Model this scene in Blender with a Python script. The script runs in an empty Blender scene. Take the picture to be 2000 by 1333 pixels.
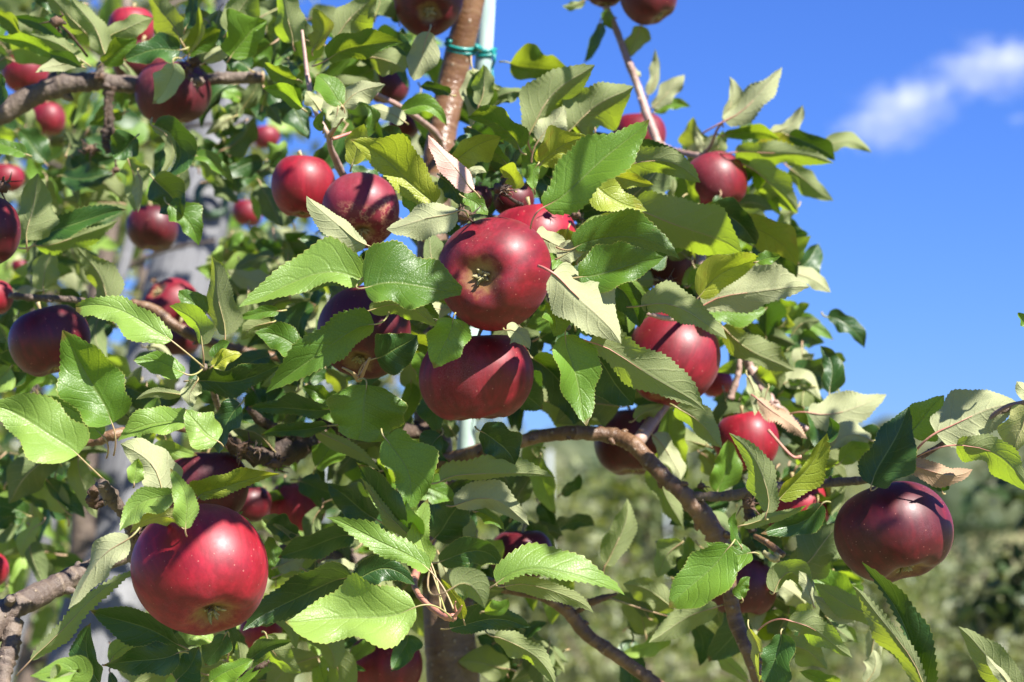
import bpy, bmesh, math, random
import numpy as np
from mathutils import Vector, Matrix, noise
R = math.radians
rng = random.Random(7)
scene = bpy.context.scene
col = scene.collection

# ---------------------------------------------------------------- camera, sky, sun
FPX = 4484.0                      # focal length in pixels of the 2000 px wide photograph (50 mm on a 22.3 mm sensor)
PITCH = R(4.4)
EYE = Vector((0, 0, 1.6))
cam_d = bpy.data.cameras.new('camera')
cam = bpy.data.objects.new('camera', cam_d)
col.objects.link(cam)
cam.location = EYE
cam.rotation_euler = (R(90) + PITCH, 0, 0)
cam_d.sensor_width = 22.3
cam_d.lens = 50.0
cam_d.clip_start = 0.05
cam_d.clip_end = 20000
cam_d.dof.use_dof = True
cam_d.dof.focus_distance = 1.375
cam_d.dof.aperture_fstop = 6.3
cam_d.dof.aperture_blades = 0
scene.camera = cam

SUN_CAM = Vector((0.50, 0.76, 0.42)).normalized()         # towards the sun: right, up, back over the shoulder
CAMR = Matrix.Rotation(R(90) + PITCH, 3, 'X')
SUN = (CAMR @ SUN_CAM).normalized()
sun_d = bpy.data.lights.new('sun', 'SUN')
sun_d.energy = 5.0
sun_d.angle = R(0.53)
sun_d.color = (1.0, 0.955, 0.88)
sun = bpy.data.objects.new('sun', sun_d)
col.objects.link(sun)
sun.rotation_euler = SUN.to_track_quat('Z', 'Y').to_euler()
sun.location = SUN * 50

world = bpy.data.worlds.new('World')
scene.world = world
world.use_nodes = True
wn = world.node_tree
bg = wn.nodes['Background']
sky = wn.nodes.new('ShaderNodeTexSky')
sky.sky_type = 'NISHITA'
sky.sun_disc = False
sky.sun_elevation = math.asin(SUN.z)
sky.sun_rotation = math.atan2(SUN.x, SUN.y)
sky.altitude = 200
sky.air_density = 1.0
sky.dust_density = 0.15
sky.ozone_density = 3.2
tint = wn.nodes.new('ShaderNodeMix')                      # the camera's deep, saturated blue; the same for the whole dome
tint.data_type = 'RGBA'; tint.blend_type = 'MULTIPLY'; tint.inputs[0].default_value = 1.0
tint.inputs[7].default_value = (0.37, 0.60, 1.27, 1)
wn.links.new(sky.outputs[0], tint.inputs[6])
wn.links.new(tint.outputs[2], bg.inputs[0])
bg.inputs[1].default_value = 0.050

scene.view_settings.view_transform = 'Standard'
scene.view_settings.look = 'None'
scene.view_settings.gamma = 1
scene.view_settings.use_curve_mapping = False
scene.view_settings.exposure = 1.4
scene.cycles.max_bounces = 8
scene.cycles.diffuse_bounces = 3
scene.cycles.volume_bounces = 3
scene.cycles.transparent_max_bounces = 8
scene.cycles.volume_step_rate = 2.0
scene.cycles.use_denoising = True

def P(x, y, d):
    """the world point that lies d metres in front of the lens in the direction of photo pixel (x, y)"""
    return EYE + CAMR @ Vector(((x - 1000) / FPX * d, (666.5 - y) / FPX * d, -d))

# ---------------------------------------------------------------- small helpers
def tag(o, label=None, cat=None, group=None, kind=None):
    if label: o['label'] = label
    if cat: o['category'] = cat
    if group: o['group'] = group
    if kind: o['kind'] = kind
    return o

def empty(name, loc):
    o = bpy.data.objects.new(name, None)
    o.empty_display_size = 0.02
    o.location = loc
    col.objects.link(o)
    return o

def mesh_obj(name, verts, faces, mat, parent=None, origin=None, smooth=True, uv=None, rnd=None, mats=None, midx=None):
    """verts in world coordinates; origin = where the object's own origin goes"""
    v = np.asarray(verts, dtype=np.float64).reshape(-1, 3)
    o0 = np.array(origin if origin is not None else v.mean(axis=0))
    me = bpy.data.meshes.new(name)
    me.from_pydata((v - o0).tolist(), [], faces)
    if smooth:
        me.polygons.foreach_set('use_smooth', [True] * len(me.polygons))
    if uv is not None:
        ul = me.uv_layers.new(name='UVMap')
        li = np.empty(len(me.loops), dtype=np.int32)
        me.loops.foreach_get('vertex_index', li)
        ul.data.foreach_set('uv', np.asarray(uv, dtype=np.float32)[li].ravel())
    if rnd is not None:
        at = me.attributes.new('rnd', 'FLOAT', 'POINT')
        at.data.foreach_set('value', np.asarray(rnd, dtype=np.float32))
    for m in (mats or [mat]):
        me.materials.append(m)
    if midx is not None:
        me.polygons.foreach_set('material_index', midx)
    me.update()
    o = bpy.data.objects.new(name, me)
    col.objects.link(o)
    if parent is not None:
        o.parent = parent
        pw = Vector((0, 0, 0)); q = parent
        while q is not None:
            pw = pw + q.location; q = q.parent
        o.location = Vector(o0) - pw
    else:
        o.location = o0
    return o

def catmull(pts, n):
    """pts: list of tuples; returns n samples per segment along a Catmull-Rom curve"""
    p = np.array(pts, dtype=float)
    p = np.vstack([2 * p[0] - p[1], p, 2 * p[-1] - p[-2]])
    out = []
    for i in range(1, len(p) - 2):
        a, b, c, d = p[i - 1], p[i], p[i + 1], p[i + 2]
        for k in range(n):
            t = k / n
            out.append(0.5 * ((2 * b) + (c - a) * t + (2 * a - 5 * b + 4 * c - d) * t * t + (3 * b - a - 3 * c + d) * t ** 3))
    out.append(p[-2])
    return np.array(out)

def tube_geo(pts, radii, seg=10, lump=0.0, seed=0, cap=True):
    """world points + radii -> verts, faces, uv"""
    pts = np.asarray(pts, float); n = len(pts)
    tang = np.gradient(pts, axis=0)
    tang /= np.linalg.norm(tang, axis=1)[:, None] + 1e-12
    ref = np.array([0.13, -0.97, 0.2])
    vs, uv = [], []
    L = 0
    a = np.cross(tang[0], ref); a /= np.linalg.norm(a)
    for i in range(n):
        a = a - tang[i] * np.dot(a, tang[i]); a /= np.linalg.norm(a) + 1e-12
        b = np.cross(tang[i], a)
        if i: L += np.linalg.norm(pts[i] - pts[i - 1])
        for k in range(seg):
            th = 2 * math.pi * k / seg
            r = radii[i]
            if lump:
                q = pts[i] + (a * math.cos(th) + b * math.sin(th)) * r
                r *= 1 + lump * (noise.noise(Vector(q) * (0.55 / max(r, 1e-4)) * 0.5 + Vector((seed, 0, 0))) + 0.6 * noise.noise(Vector(q) * (1.6 / max(r, 1e-4)) + Vector((seed, 3, 0))))
            vs.append(pts[i] + (a * math.cos(th) + b * math.sin(th)) * r)
            uv.append((L, k / seg))
    fs = []
    for i in range(n - 1):
        for k in range(seg):
            k2 = (k + 1) % seg
            fs.append((i * seg + k, i * seg + k2, (i + 1) * seg + k2, (i + 1) * seg + k))
    if cap:
        fs.append(tuple(range(seg))[::-1]); fs.append(tuple((n - 1) * seg + k for k in range(seg)))
    return vs, fs, uv

def pxcurve(spec, n=6):
    """spec rows (x, y, width_px, D) -> world points, radii (the width is what the photograph shows)"""
    c = catmull(spec, n)
    pts = [P(x, y, d) for x, y, w, d in c]
    rad = [max(w, 0.8) * 0.5 * d / FPX for x, y, w, d in c]
    return pts, rad

def tube(name, spec, mat, parent, seg=12, n=6, lump=0.12, seed=1, smooth=True):
    pts, rad = pxcurve(spec, n)
    v, f, uv = tube_geo(pts, rad, seg, lump, seed)
    kr = random.Random(seed)                                 # buds, stubs and leaf scars along the wood
    for q in range(len(pts) // 6 if len(pts) > 20 else 0):
        i = kr.randrange(2, len(pts) - 2); r_ = rad[i]
        d = Vector((kr.gauss(0, 1), kr.gauss(0, 1), kr.gauss(0, 1)))
        tt = Vector(pts[i + 1] - pts[i - 1]).normalized(); d = (d - tt * d.dot(tt)).normalized()
        c0 = Vector(pts[i]) + d * r_ * .6; L_ = r_ * kr.uniform(.5, .9)
        pv, pf, pu = tube_geo([np.array(c0), np.array(c0 + d * L_ * .6 + tt * L_ * .3), np.array(c0 + d * L_ + tt * L_ * .7), np.array(c0 + d * L_ * 1.15 + tt * L_)], [r_ * .5, r_ * .42, r_ * .26, r_ * .06], 8, .15, q)
        o_ = len(v); v = list(v) + list(pv); f += [tuple(z + o_ for z in w) for w in pf]; uv += pu
    return mesh_obj(name, v, f, mat, parent, origin=pts[0], uv=uv, smooth=smooth)

class Bag:
    """collects geometry that becomes one mesh"""
    def __init__(s): s.v, s.f, s.uv, s.r, s.m, s.n = [], [], [], [], [], 0
    def add(s, v, f, uv=None, r=0.5, m=0):
        s.v.append(np.asarray(v, float).reshape(-1, 3)); s.f += [tuple(i + s.n for i in q) for q in f]
        k = len(v); s.n += k
        s.uv += list(uv) if uv is not None else [(0, 0)] * k
        s.r += [r] * k; s.m += [m] * len(f)
    def build(s, name, mat, parent=None, origin=None, smooth=True, mats=None):
        return mesh_obj(name, np.vstack(s.v), s.f, mat, parent, origin, smooth, s.uv, s.r, mats, s.m if mats else None)

# ---------------------------------------------------------------- materials
def newmat(name):
    m = bpy.data.materials.new(name); m.use_nodes = True
    nt = m.node_tree
    b = nt.nodes['Principled BSDF']
    return m, nt, b

class N:
    """tiny node-writing helper"""
    def __init__(s, nt): s.nt = nt
    def new(s, t, **k):
        n = s.nt.nodes.new(t)
        for a, v in k.items(): setattr(n, a, v)
        return n
    def link(s, a, b): s.nt.links.new(a, b)
    def _in(s, sock, v):
        if v is None: return
        if isinstance(v, bpy.types.NodeSocket): s.link(v, sock)
        else: sock.default_value = v
    def math(s, op, a, b=None, c=None, clamp=False):
        n = s.new('ShaderNodeMath', operation=op); n.use_clamp = clamp
        s._in(n.inputs[0], a); s._in(n.inputs[1], b)
        if c is not None: s._in(n.inputs[2], c)
        return n.outputs[0]
    def mix(s, f, a, b, blend='MIX'):
        n = s.new('ShaderNodeMix', data_type='RGBA', blend_type=blend)
        s._in(n.inputs[0], f); s._in(n.inputs[6], c4(a)); s._in(n.inputs[7], c4(b))
        return n.outputs[2]
    def noise(s, vec=None, scale=5, detail=3, rough=0.5, w=None):
        n = s.new('ShaderNodeTexNoise')
        if vec is not None: s.link(vec, n.inputs['Vector'])
        n.inputs['Scale'].default_value = scale; n.inputs['Detail'].default_value = detail; n.inputs['Roughness'].default_value = rough
        return n.outputs['Fac']
    def ramp(s, f, stops):
        n = s.new('ShaderNodeValToRGB'); s.link(f, n.inputs[0])
        e = n.color_ramp.elements
        while len(e) < len(stops): e.new(0.5)
        for q, (p, c) in zip(e, stops): q.position = p; q.color = c4(c)
        return n.outputs[0]
    def smooth(s, x, a, b):
        n = s.new('ShaderNodeMapRange', interpolation_type='SMOOTHSTEP')
        s._in(n.inputs[0], x); n.inputs[1].default_value = a; n.inputs[2].default_value = b
        return n.outputs[0]
    def scalevec(s, v, x, y, z):
        n = s.new('ShaderNodeVectorMath', operation='MULTIPLY'); s.link(v, n.inputs[0]); n.inputs[1].default_value = (x, y, z)
        return n.outputs[0]
    def bump(s, h, strength, dist, normal=None):
        n = s.new('ShaderNodeBump'); s.link(h, n.inputs['Height']); n.inputs['Strength'].default_value = strength; n.inputs['Distance'].default_value = dist
        if normal is not None: s.link(normal, n.inputs['Normal'])
        return n.outputs[0]

def c4(c):
    if isinstance(c, bpy.types.NodeSocket): return c
    if isinstance(c, (int, float)): return (c, c, c, 1)
    return (*c, 1) if len(c) == 3 else c

def leaf_material(name, top, top2, under, trans, trans_w=0.42, fine=True, edge=(0.42, 0.40, 0.10), blotch=None):
    m, nt, b = newmat(name); g = N(nt)
    uv = g.new('ShaderNodeUVMap').outputs[0]
    sep = g.new('ShaderNodeSeparateXYZ'); g.link(uv, sep.inputs[0])
    t, v = sep.outputs[0], sep.outputs[1]
    av = g.math('ABSOLUTE', v)
    at = g.new('ShaderNodeAttribute', attribute_name='rnd').outputs['Fac']
    oi = g.new('ShaderNodeObjectInfo').outputs['Random']
    rnd = g.math('FRACT', g.math('ADD', at, oi))
    geo = g.new('ShaderNodeNewGeometry')
    back = geo.outputs['Backfacing']
    gp = g.new('ShaderNodeTexCoord').outputs['Object']
    n1 = g.noise(gp, 55, 3, 0.6)
    n2 = g.noise(gp, 900, 2, 0.6)
    # lateral veins: leave the midrib at an angle and bend towards the tip
    side = g.math('MULTIPLY', g.math('GREATER_THAN', v, 0.0), 0.45)
    q = g.math('SUBTRACT', t, g.math('MULTIPLY', g.math('POWER', av, 1.3), 0.26))
    ph = g.math('ADD', g.math('ADD', g.math('MULTIPLY', q, 6.6), side), g.math('MULTIPLY', n1, 0.9))
    fr = g.math('ABSOLUTE', g.math('SUBTRACT', g.math('FRACT', ph), 0.5))         # 0.5 on a vein
    lat = g.math('MULTIPLY', g.smooth(fr, 0.472, 0.5), g.smooth(av, 1.0, 0.75))
    latw = g.smooth(fr, 0.36, 0.5)
    mid = g.smooth(av, 0.045, 0.012)
    vein = g.math('MAXIMUM', mid, g.math('MULTIPLY', lat, 0.6))
    vo = g.new('ShaderNodeTexVoronoi', feature='DISTANCE_TO_EDGE')
    g.link(gp, vo.inputs['Vector']); vo.inputs['Scale'].default_value = 620
    net = g.smooth(vo.outputs['Distance'], 0.16, 0.0)
    base = g.mix(g.math('ADD', g.math('MULTIPLY', n1, 0.7), g.math('SUBTRACT', g.math('MULTIPLY', rnd, 0.9), 0.3), clamp=True), top, top2)
    base = g.mix(g.math('MULTIPLY', vein, 0.5), base, (0.27, 0.34, 0.10))
    big = g.noise(gp, 17, 2, 0.5)
    base = g.mix(g.math('MULTIPLY', g.smooth(big, 0.5, 0.72), 0.45), base, [min(1, c * 1.6 + 0.03) for c in top2])
    base = g.mix(g.math('MULTIPLY', g.smooth(av, 0.965, 1.0), 0.75), base, edge)
    if blotch:
        bn = g.noise(gp, 30, 4, 0.6)
        base = g.mix(g.smooth(bn, 0.56, 0.66), base, blotch)
        trans_c = g.mix(g.smooth(bn, 0.56, 0.66), trans, blotch)
    else:
        trans_c = c4(trans)
    sp = g.new('ShaderNodeTexVoronoi'); g.link(gp, sp.inputs['Vector']); sp.inputs['Scale'].default_value = 130
    spot = g.math('MULTIPLY', g.smooth(sp.outputs['Distance'], 0.10, 0.04), g.math('GREATER_THAN', g.noise(gp, 24, 1), 0.58))
    base = g.mix(g.math('MULTIPLY', spot, 0.7), base, (0.16, 0.10, 0.03))
    tipm = g.math('MULTIPLY', g.smooth(g.math('ADD', t, g.math('MULTIPLY', n1, 0.22)), 1.04, 1.09), g.math('GREATER_THAN', rnd, 0.4))
    base = g.mix(g.math('MULTIPLY', tipm, 0.85), base, (0.16, 0.075, 0.03))
    und = g.mix(n1, [c * 0.82 for c in under], [min(1, c * 1.15) for c in under])
    und = g.mix(g.math('MULTIPLY', vein, 0.7), und, (0.52, 0.45, 0.27))
    und = g.mix(g.math('MULTIPLY', net, 0.35), und, [c * 1.4 for c in under])
    colr = g.mix(back, base, und)
    g.link(colr, b.inputs['Base Color'])
    rough = g.math('ADD', g.math('MULTIPLY', back, 0.35), g.math('ADD', 0.31, g.math('MULTIPLY', n2, 0.2)))
    g.link(rough, b.inputs['Roughness'])
    g.link(g.math('SUBTRACT', 0.5, g.math('MULTIPLY', back, 0.3)), b.inputs['Specular IOR Level'])
    # relief: tissue puffs up between the veins on top, veins stand out below
    h = g.math('SUBTRACT', g.math('MULTIPLY', latw, -0.4), g.math('MULTIPLY', g.smooth(av, 0.12, 0.0), 1.2))
    h = g.math('ADD', h, g.math('MULTIPLY', net, -0.16))
    h = g.math('ADD', h, g.math('MULTIPLY', n2, 0.12))
    bm = g.bump(h, 0.5, 0.0008)
    g.link(bm, b.inputs['Normal'])
    tr = g.new('ShaderNodeBsdfTranslucent')
    tc = g.mix(g.math('MULTIPLY', n1, 0.6), trans_c, [c * 0.7 for c in trans])
    tc = g.mix(g.math('MULTIPLY', vein, 0.55), tc, (0.10, 0.13, 0.01))
    tc = g.mix(g.math('MULTIPLY', net, 0.3), tc, (0.12, 0.2, 0.01))
    hs = g.new('ShaderNodeHueSaturation'); g.link(tc, hs.inputs['Color'])
    g.link(g.math('ADD', 0.485, g.math('MULTIPLY', rnd, 0.03)), hs.inputs['Hue'])
    g.link(g.math('ADD', 0.8, g.math('MULTIPLY', rnd, 0.35)), hs.inputs['Value'])
    g.link(hs.outputs[0], tr.inputs['Color'])
    g.link(bm, tr.inputs['Normal'])
    mx = g.new('ShaderNodeMixShader'); mx.inputs[0].default_value = trans_w
    g.link(b.outputs[0], mx.inputs[1]); g.link(tr.outputs[0], mx.inputs[2])
    g.link(mx.outputs[0], nt.nodes['Material Output'].inputs[0])
    return m

UND = (0.25, 0.285, 0.13)
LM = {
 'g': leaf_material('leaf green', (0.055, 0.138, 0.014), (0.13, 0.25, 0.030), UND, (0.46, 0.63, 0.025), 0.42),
 'd': leaf_material('leaf shaded green', (0.020, 0.062, 0.012), (0.04, 0.10, 0.016), (0.14, 0.18, 0.07), (0.16, 0.30, 0.01), 0.18),  # green leaf with shade painted into its colour, for shaded and inner leaves
 'b': leaf_material('leaf light green', (0.155, 0.28, 0.042), (0.26, 0.385, 0.085), UND, (0.50, 0.65, 0.035), 0.40),
 'y': leaf_material('leaf yellowing', (0.27, 0.34, 0.035), (0.36, 0.38, 0.04), (0.48, 0.47, 0.2), (0.56, 0.66, 0.03), 0.44, blotch=(0.42, 0.36, 0.04)),
 'p': leaf_material('leaf pale', (0.24, 0.32, 0.12), (0.3, 0.36, 0.15), (0.35, 0.37, 0.20), (0.45, 0.5, 0.12), 0.3),
 'k': leaf_material('leaf pink backed', (0.25, 0.16, 0.08), (0.3, 0.2, 0.1), (0.55, 0.34, 0.28), (0.5, 0.3, 0.12), 0.2),
 'n': leaf_material('leaf withered brown', (0.25, 0.15, 0.07), (0.3, 0.2, 0.1), (0.36, 0.24, 0.15), (0.3, 0.15, 0.05), 0.15),
}

def bark_material(name, c1, c2, c3, rough=0.5, bump=0.5, rings=180, spots=True, speckle=(0.35, 0.28, 0.2)):
    m, nt, b = newmat(name); g = N(nt)
    uv = g.new('ShaderNodeUVMap').outputs[0]
    sep = g.new('ShaderNodeSeparateXYZ'); g.link(uv, sep.inputs[0])
    oc = g.new('ShaderNodeTexCoord').outputs['Object']
    n1 = g.noise(oc, 40, 5, 0.6); n2 = g.noise(oc, 260, 4, 0.65)
    rg = g.new('ShaderNodeTexNoise'); rg.noise_dimensions = '1D'
    g.link(g.math('ADD', g.math('MULTIPLY', sep.outputs[0], rings), g.math('MULTIPLY', n1, 3)), rg.inputs['W']); rg.inputs['Scale'].default_value = 1.0
    c = g.mix(g.smooth(n1, 0.35, 0.65), c1, c2)
    c = g.mix(g.math('MULTIPLY', g.smooth(rg.outputs['Fac'], 0.5, 0.75), 0.5), c, c3)
    c = g.mix(g.math('MULTIPLY', g.smooth(n2, 0.6, 0.75), 0.4), c, [q * 0.4 for q in c1])
    if spots:
        vo = g.new('ShaderNodeTexVoronoi'); g.link(g.scalevec(oc, 1, 1, 1), vo.inputs['Vector']); vo.inputs['Scale'].default_value = 120
        sp = g.smooth(vo.outputs['Distance'], 0.2, 0.1)
        c = g.mix(g.math('MULTIPLY', sp, 0.6), c, speckle)
        h = g.math('ADD', g.math('ADD', n2, g.math('MULTIPLY', rg.outputs['Fac'], 0.6)), g.math('MULTIPLY', sp, 0.6))
    else:
        h = g.math('ADD', n2, g.math('MULTIPLY', rg.outputs['Fac'], 0.6))
    g.link(c, b.inputs['Base Color'])
    b.inputs['Roughness'].default_value = rough
    g.link(g.bump(h, bump, 0.0022), b.inputs['Normal'])
    return m

BARK = bark_material('bark smooth brown', (0.10, 0.052, 0.027), (0.20, 0.11, 0.055), (0.27, 0.17, 0.10), 0.42, 0.6)
BARKG = bark_material('bark grey brown', (0.085, 0.06, 0.048), (0.16, 0.12, 0.09), (0.24, 0.18, 0.13), 0.6, 0.8)
BARKD = bark_material('bark dark rough', (0.035, 0.022, 0.016), (0.09, 0.055, 0.035), (0.13, 0.085, 0.06), 0.7, 1.0)
TWIG = bark_material('twig pinkish grey', (0.28, 0.17, 0.15), (0.38, 0.26, 0.2), (0.45, 0.34, 0.28), 0.5, 0.3, spots=False)
TWIGP = bark_material('twig purple grey', (0.14, 0.085, 0.10), (0.22, 0.15, 0.16), (0.26, 0.18, 0.17), 0.5, 0.3, spots=True)
PETI = bark_material('petiole green pink', (0.30, 0.30, 0.10), (0.40, 0.24, 0.15), (0.38, 0.36, 0.16), 0.5, 0.15, spots=False)
PETR = bark_material('petiole pink red', (0.42, 0.14, 0.12), (0.48, 0.24, 0.16), (0.5, 0.3, 0.2), 0.45, 0.15, spots=False)
DRY = bark_material('dried flower remains', (0.05, 0.03, 0.02), (0.14, 0.08, 0.05), (0.22, 0.14, 0.09), 0.85, 0.8, spots=False)
SEPAL = bark_material('dried sepal', (0.26, 0.24, 0.10), (0.45, 0.38, 0.20), (0.2, 0.12, 0.07), 0.7, 0.4, spots=False)

def apple_material(name, deep, bright, bloom=0.35, russet=False):
    m, nt, b = newmat(name); g = N(nt)
    oc = g.new('ShaderNodeTexCoord').outputs['Object']
    rn = g.new('ShaderNodeObjectInfo').outputs['Random']
    uv = g.new('ShaderNodeUVMap').outputs[0]                # x = turn, y = 0 at the stalk .. 1 at the eye
    sep = g.new('ShaderNodeSeparateXYZ'); g.link(uv, sep.inputs[0])
    off = g.new('ShaderNodeVectorMath', operation='ADD'); g.link(oc, off.inputs[0])
    cb = g.new('ShaderNodeCombineXYZ'); g.link(rn, cb.inputs[0]); g.link(rn, cb.inputs[2]); g.link(cb.outputs[0], off.inputs[1])
    o = off.outputs[0]
    n1 = g.noise(o, 28, 4, 0.6)
    st = g.noise(g.scalevec(o, 1, 1, 0.12), 190, 4, 0.6)     # streaks that run from stalk to eye
    f = g.math('ADD', g.math('MULTIPLY', n1, 0.35), g.math('ADD', g.math('MULTIPLY', st, 0.45), 0.10))
    c = g.mix(g.smooth(f, 0.40, 0.72), deep, bright)
    # greenish ground colour in the basin round the eye and in the stalk cavity
    eye = g.math('ADD', sep.outputs[1], g.math('MULTIPLY', g.math('SUBTRACT', st, 0.5), 0.16))
    c = g.mix(g.math('MULTIPLY', g.smooth(eye, 0.87, 0.985), 0.9), c, (0.24, 0.16, 0.045))
    c = g.mix(g.math('MULTIPLY', g.smooth(eye, 0.09, 0.02), 0.8), c, (0.2, 0.15, 0.04))
    # lenticels
    vo = g.new('ShaderNodeTexVoronoi'); g.link(o, vo.inputs['Vector']); vo.inputs['Scale'].default_value = 340
    cs = g.new('ShaderNodeSeparateColor'); g.link(vo.outputs['Color'], cs.inputs[0])
    rad = g.math('MULTIPLY', g.math('POWER', cs.outputs[0], 1.5), 0.19)
    dot = g.math('MULTIPLY', g.math('LESS_THAN', vo.outputs['Distance'], rad), g.math('GREATER_THAN', cs.outputs[1], 0.35))
    c = g.mix(g.math('MULTIPLY', dot, 0.42), c, (0.5, 0.2, 0.15))
    if russet:
        w = g.noise(o, 55, 5, 0.75)
        pos = g.math('MULTIPLY', g.smooth(g.math('ABSOLUTE', g.math('SUBTRACT', w, 0.5)), 0.03, 0.0), g.smooth(g.noise(o, 22, 2), 0.5, 0.62))
        c = g.mix(g.math('MULTIPLY', pos, 0.8), c, (0.48, 0.26, 0.14))
    # fine scratches and the waxy bloom
    sc = g.noise(g.scalevec(o, 1, 0.2, 1), 420, 2, 0.5)
    bl = g.math('MULTIPLY', g.smooth(g.noise(o, 17, 4, 0.65), 0.42, 0.7), bloom)
    fine = g.noise(o, 1500, 2, 0.7)
    bl2 = g.math('MULTIPLY', bl, g.smooth(fine, 0.38, 0.6))
    c = g.mix(g.math('MULTIPLY', bl2, 0.28), c, (0.52, 0.30, 0.36))
    g.link(c, b.inputs['Base Color'])
    g.link(g.math('ADD', g.math('MULTIPLY', bl, 0.35), g.math('ADD', 0.42, g.math('MULTIPLY', sc, 0.14))), b.inputs['Roughness'])
    b.inputs['Specular IOR Level'].default_value = 0.5
    b.inputs['Subsurface Weight'].default_value = 0.0
    b.inputs['Subsurface Radius'].default_value = (0.006, 0.001, 0.001)
    b.inputs['Coat Weight'].default_value = 0.05
    b.inputs['Coat Roughness'].default_value = 0.25
    b.inputs['Sheen Weight'].default_value = 0.04
    b.inputs['Sheen Roughness'].default_value = 0.4
    b.inputs['Sheen Tint'].default_value = (0.9, 0.7, 0.85, 1)
    h = g.math('ADD', g.math('MULTIPLY', fine, 0.25), g.math('ADD', g.math('MULTIPLY', dot, 0.5), g.math('MULTIPLY', n1, 3)))
    g.link(g.bump(h, 0.35, 0.0004), b.inputs['Normal'])
    return m

APP = {
 'a': apple_material('apple skin crimson', (0.115, 0.0025, 0.007), (0.30, 0.006, 0.022)),
 'r': apple_material('apple skin bright red', (0.18, 0.003, 0.010), (0.42, 0.008, 0.028), 0.3),
 'd': apple_material('apple skin shaded red', (0.06, 0.002, 0.006), (0.15, 0.004, 0.011), 0.3),  # red skin darkened in colour to stand for the shade on these apples
 's': apple_material('apple skin with russet web', (0.14, 0.006, 0.015), (0.27, 0.014, 0.034), 0.35, True),
}
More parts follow.
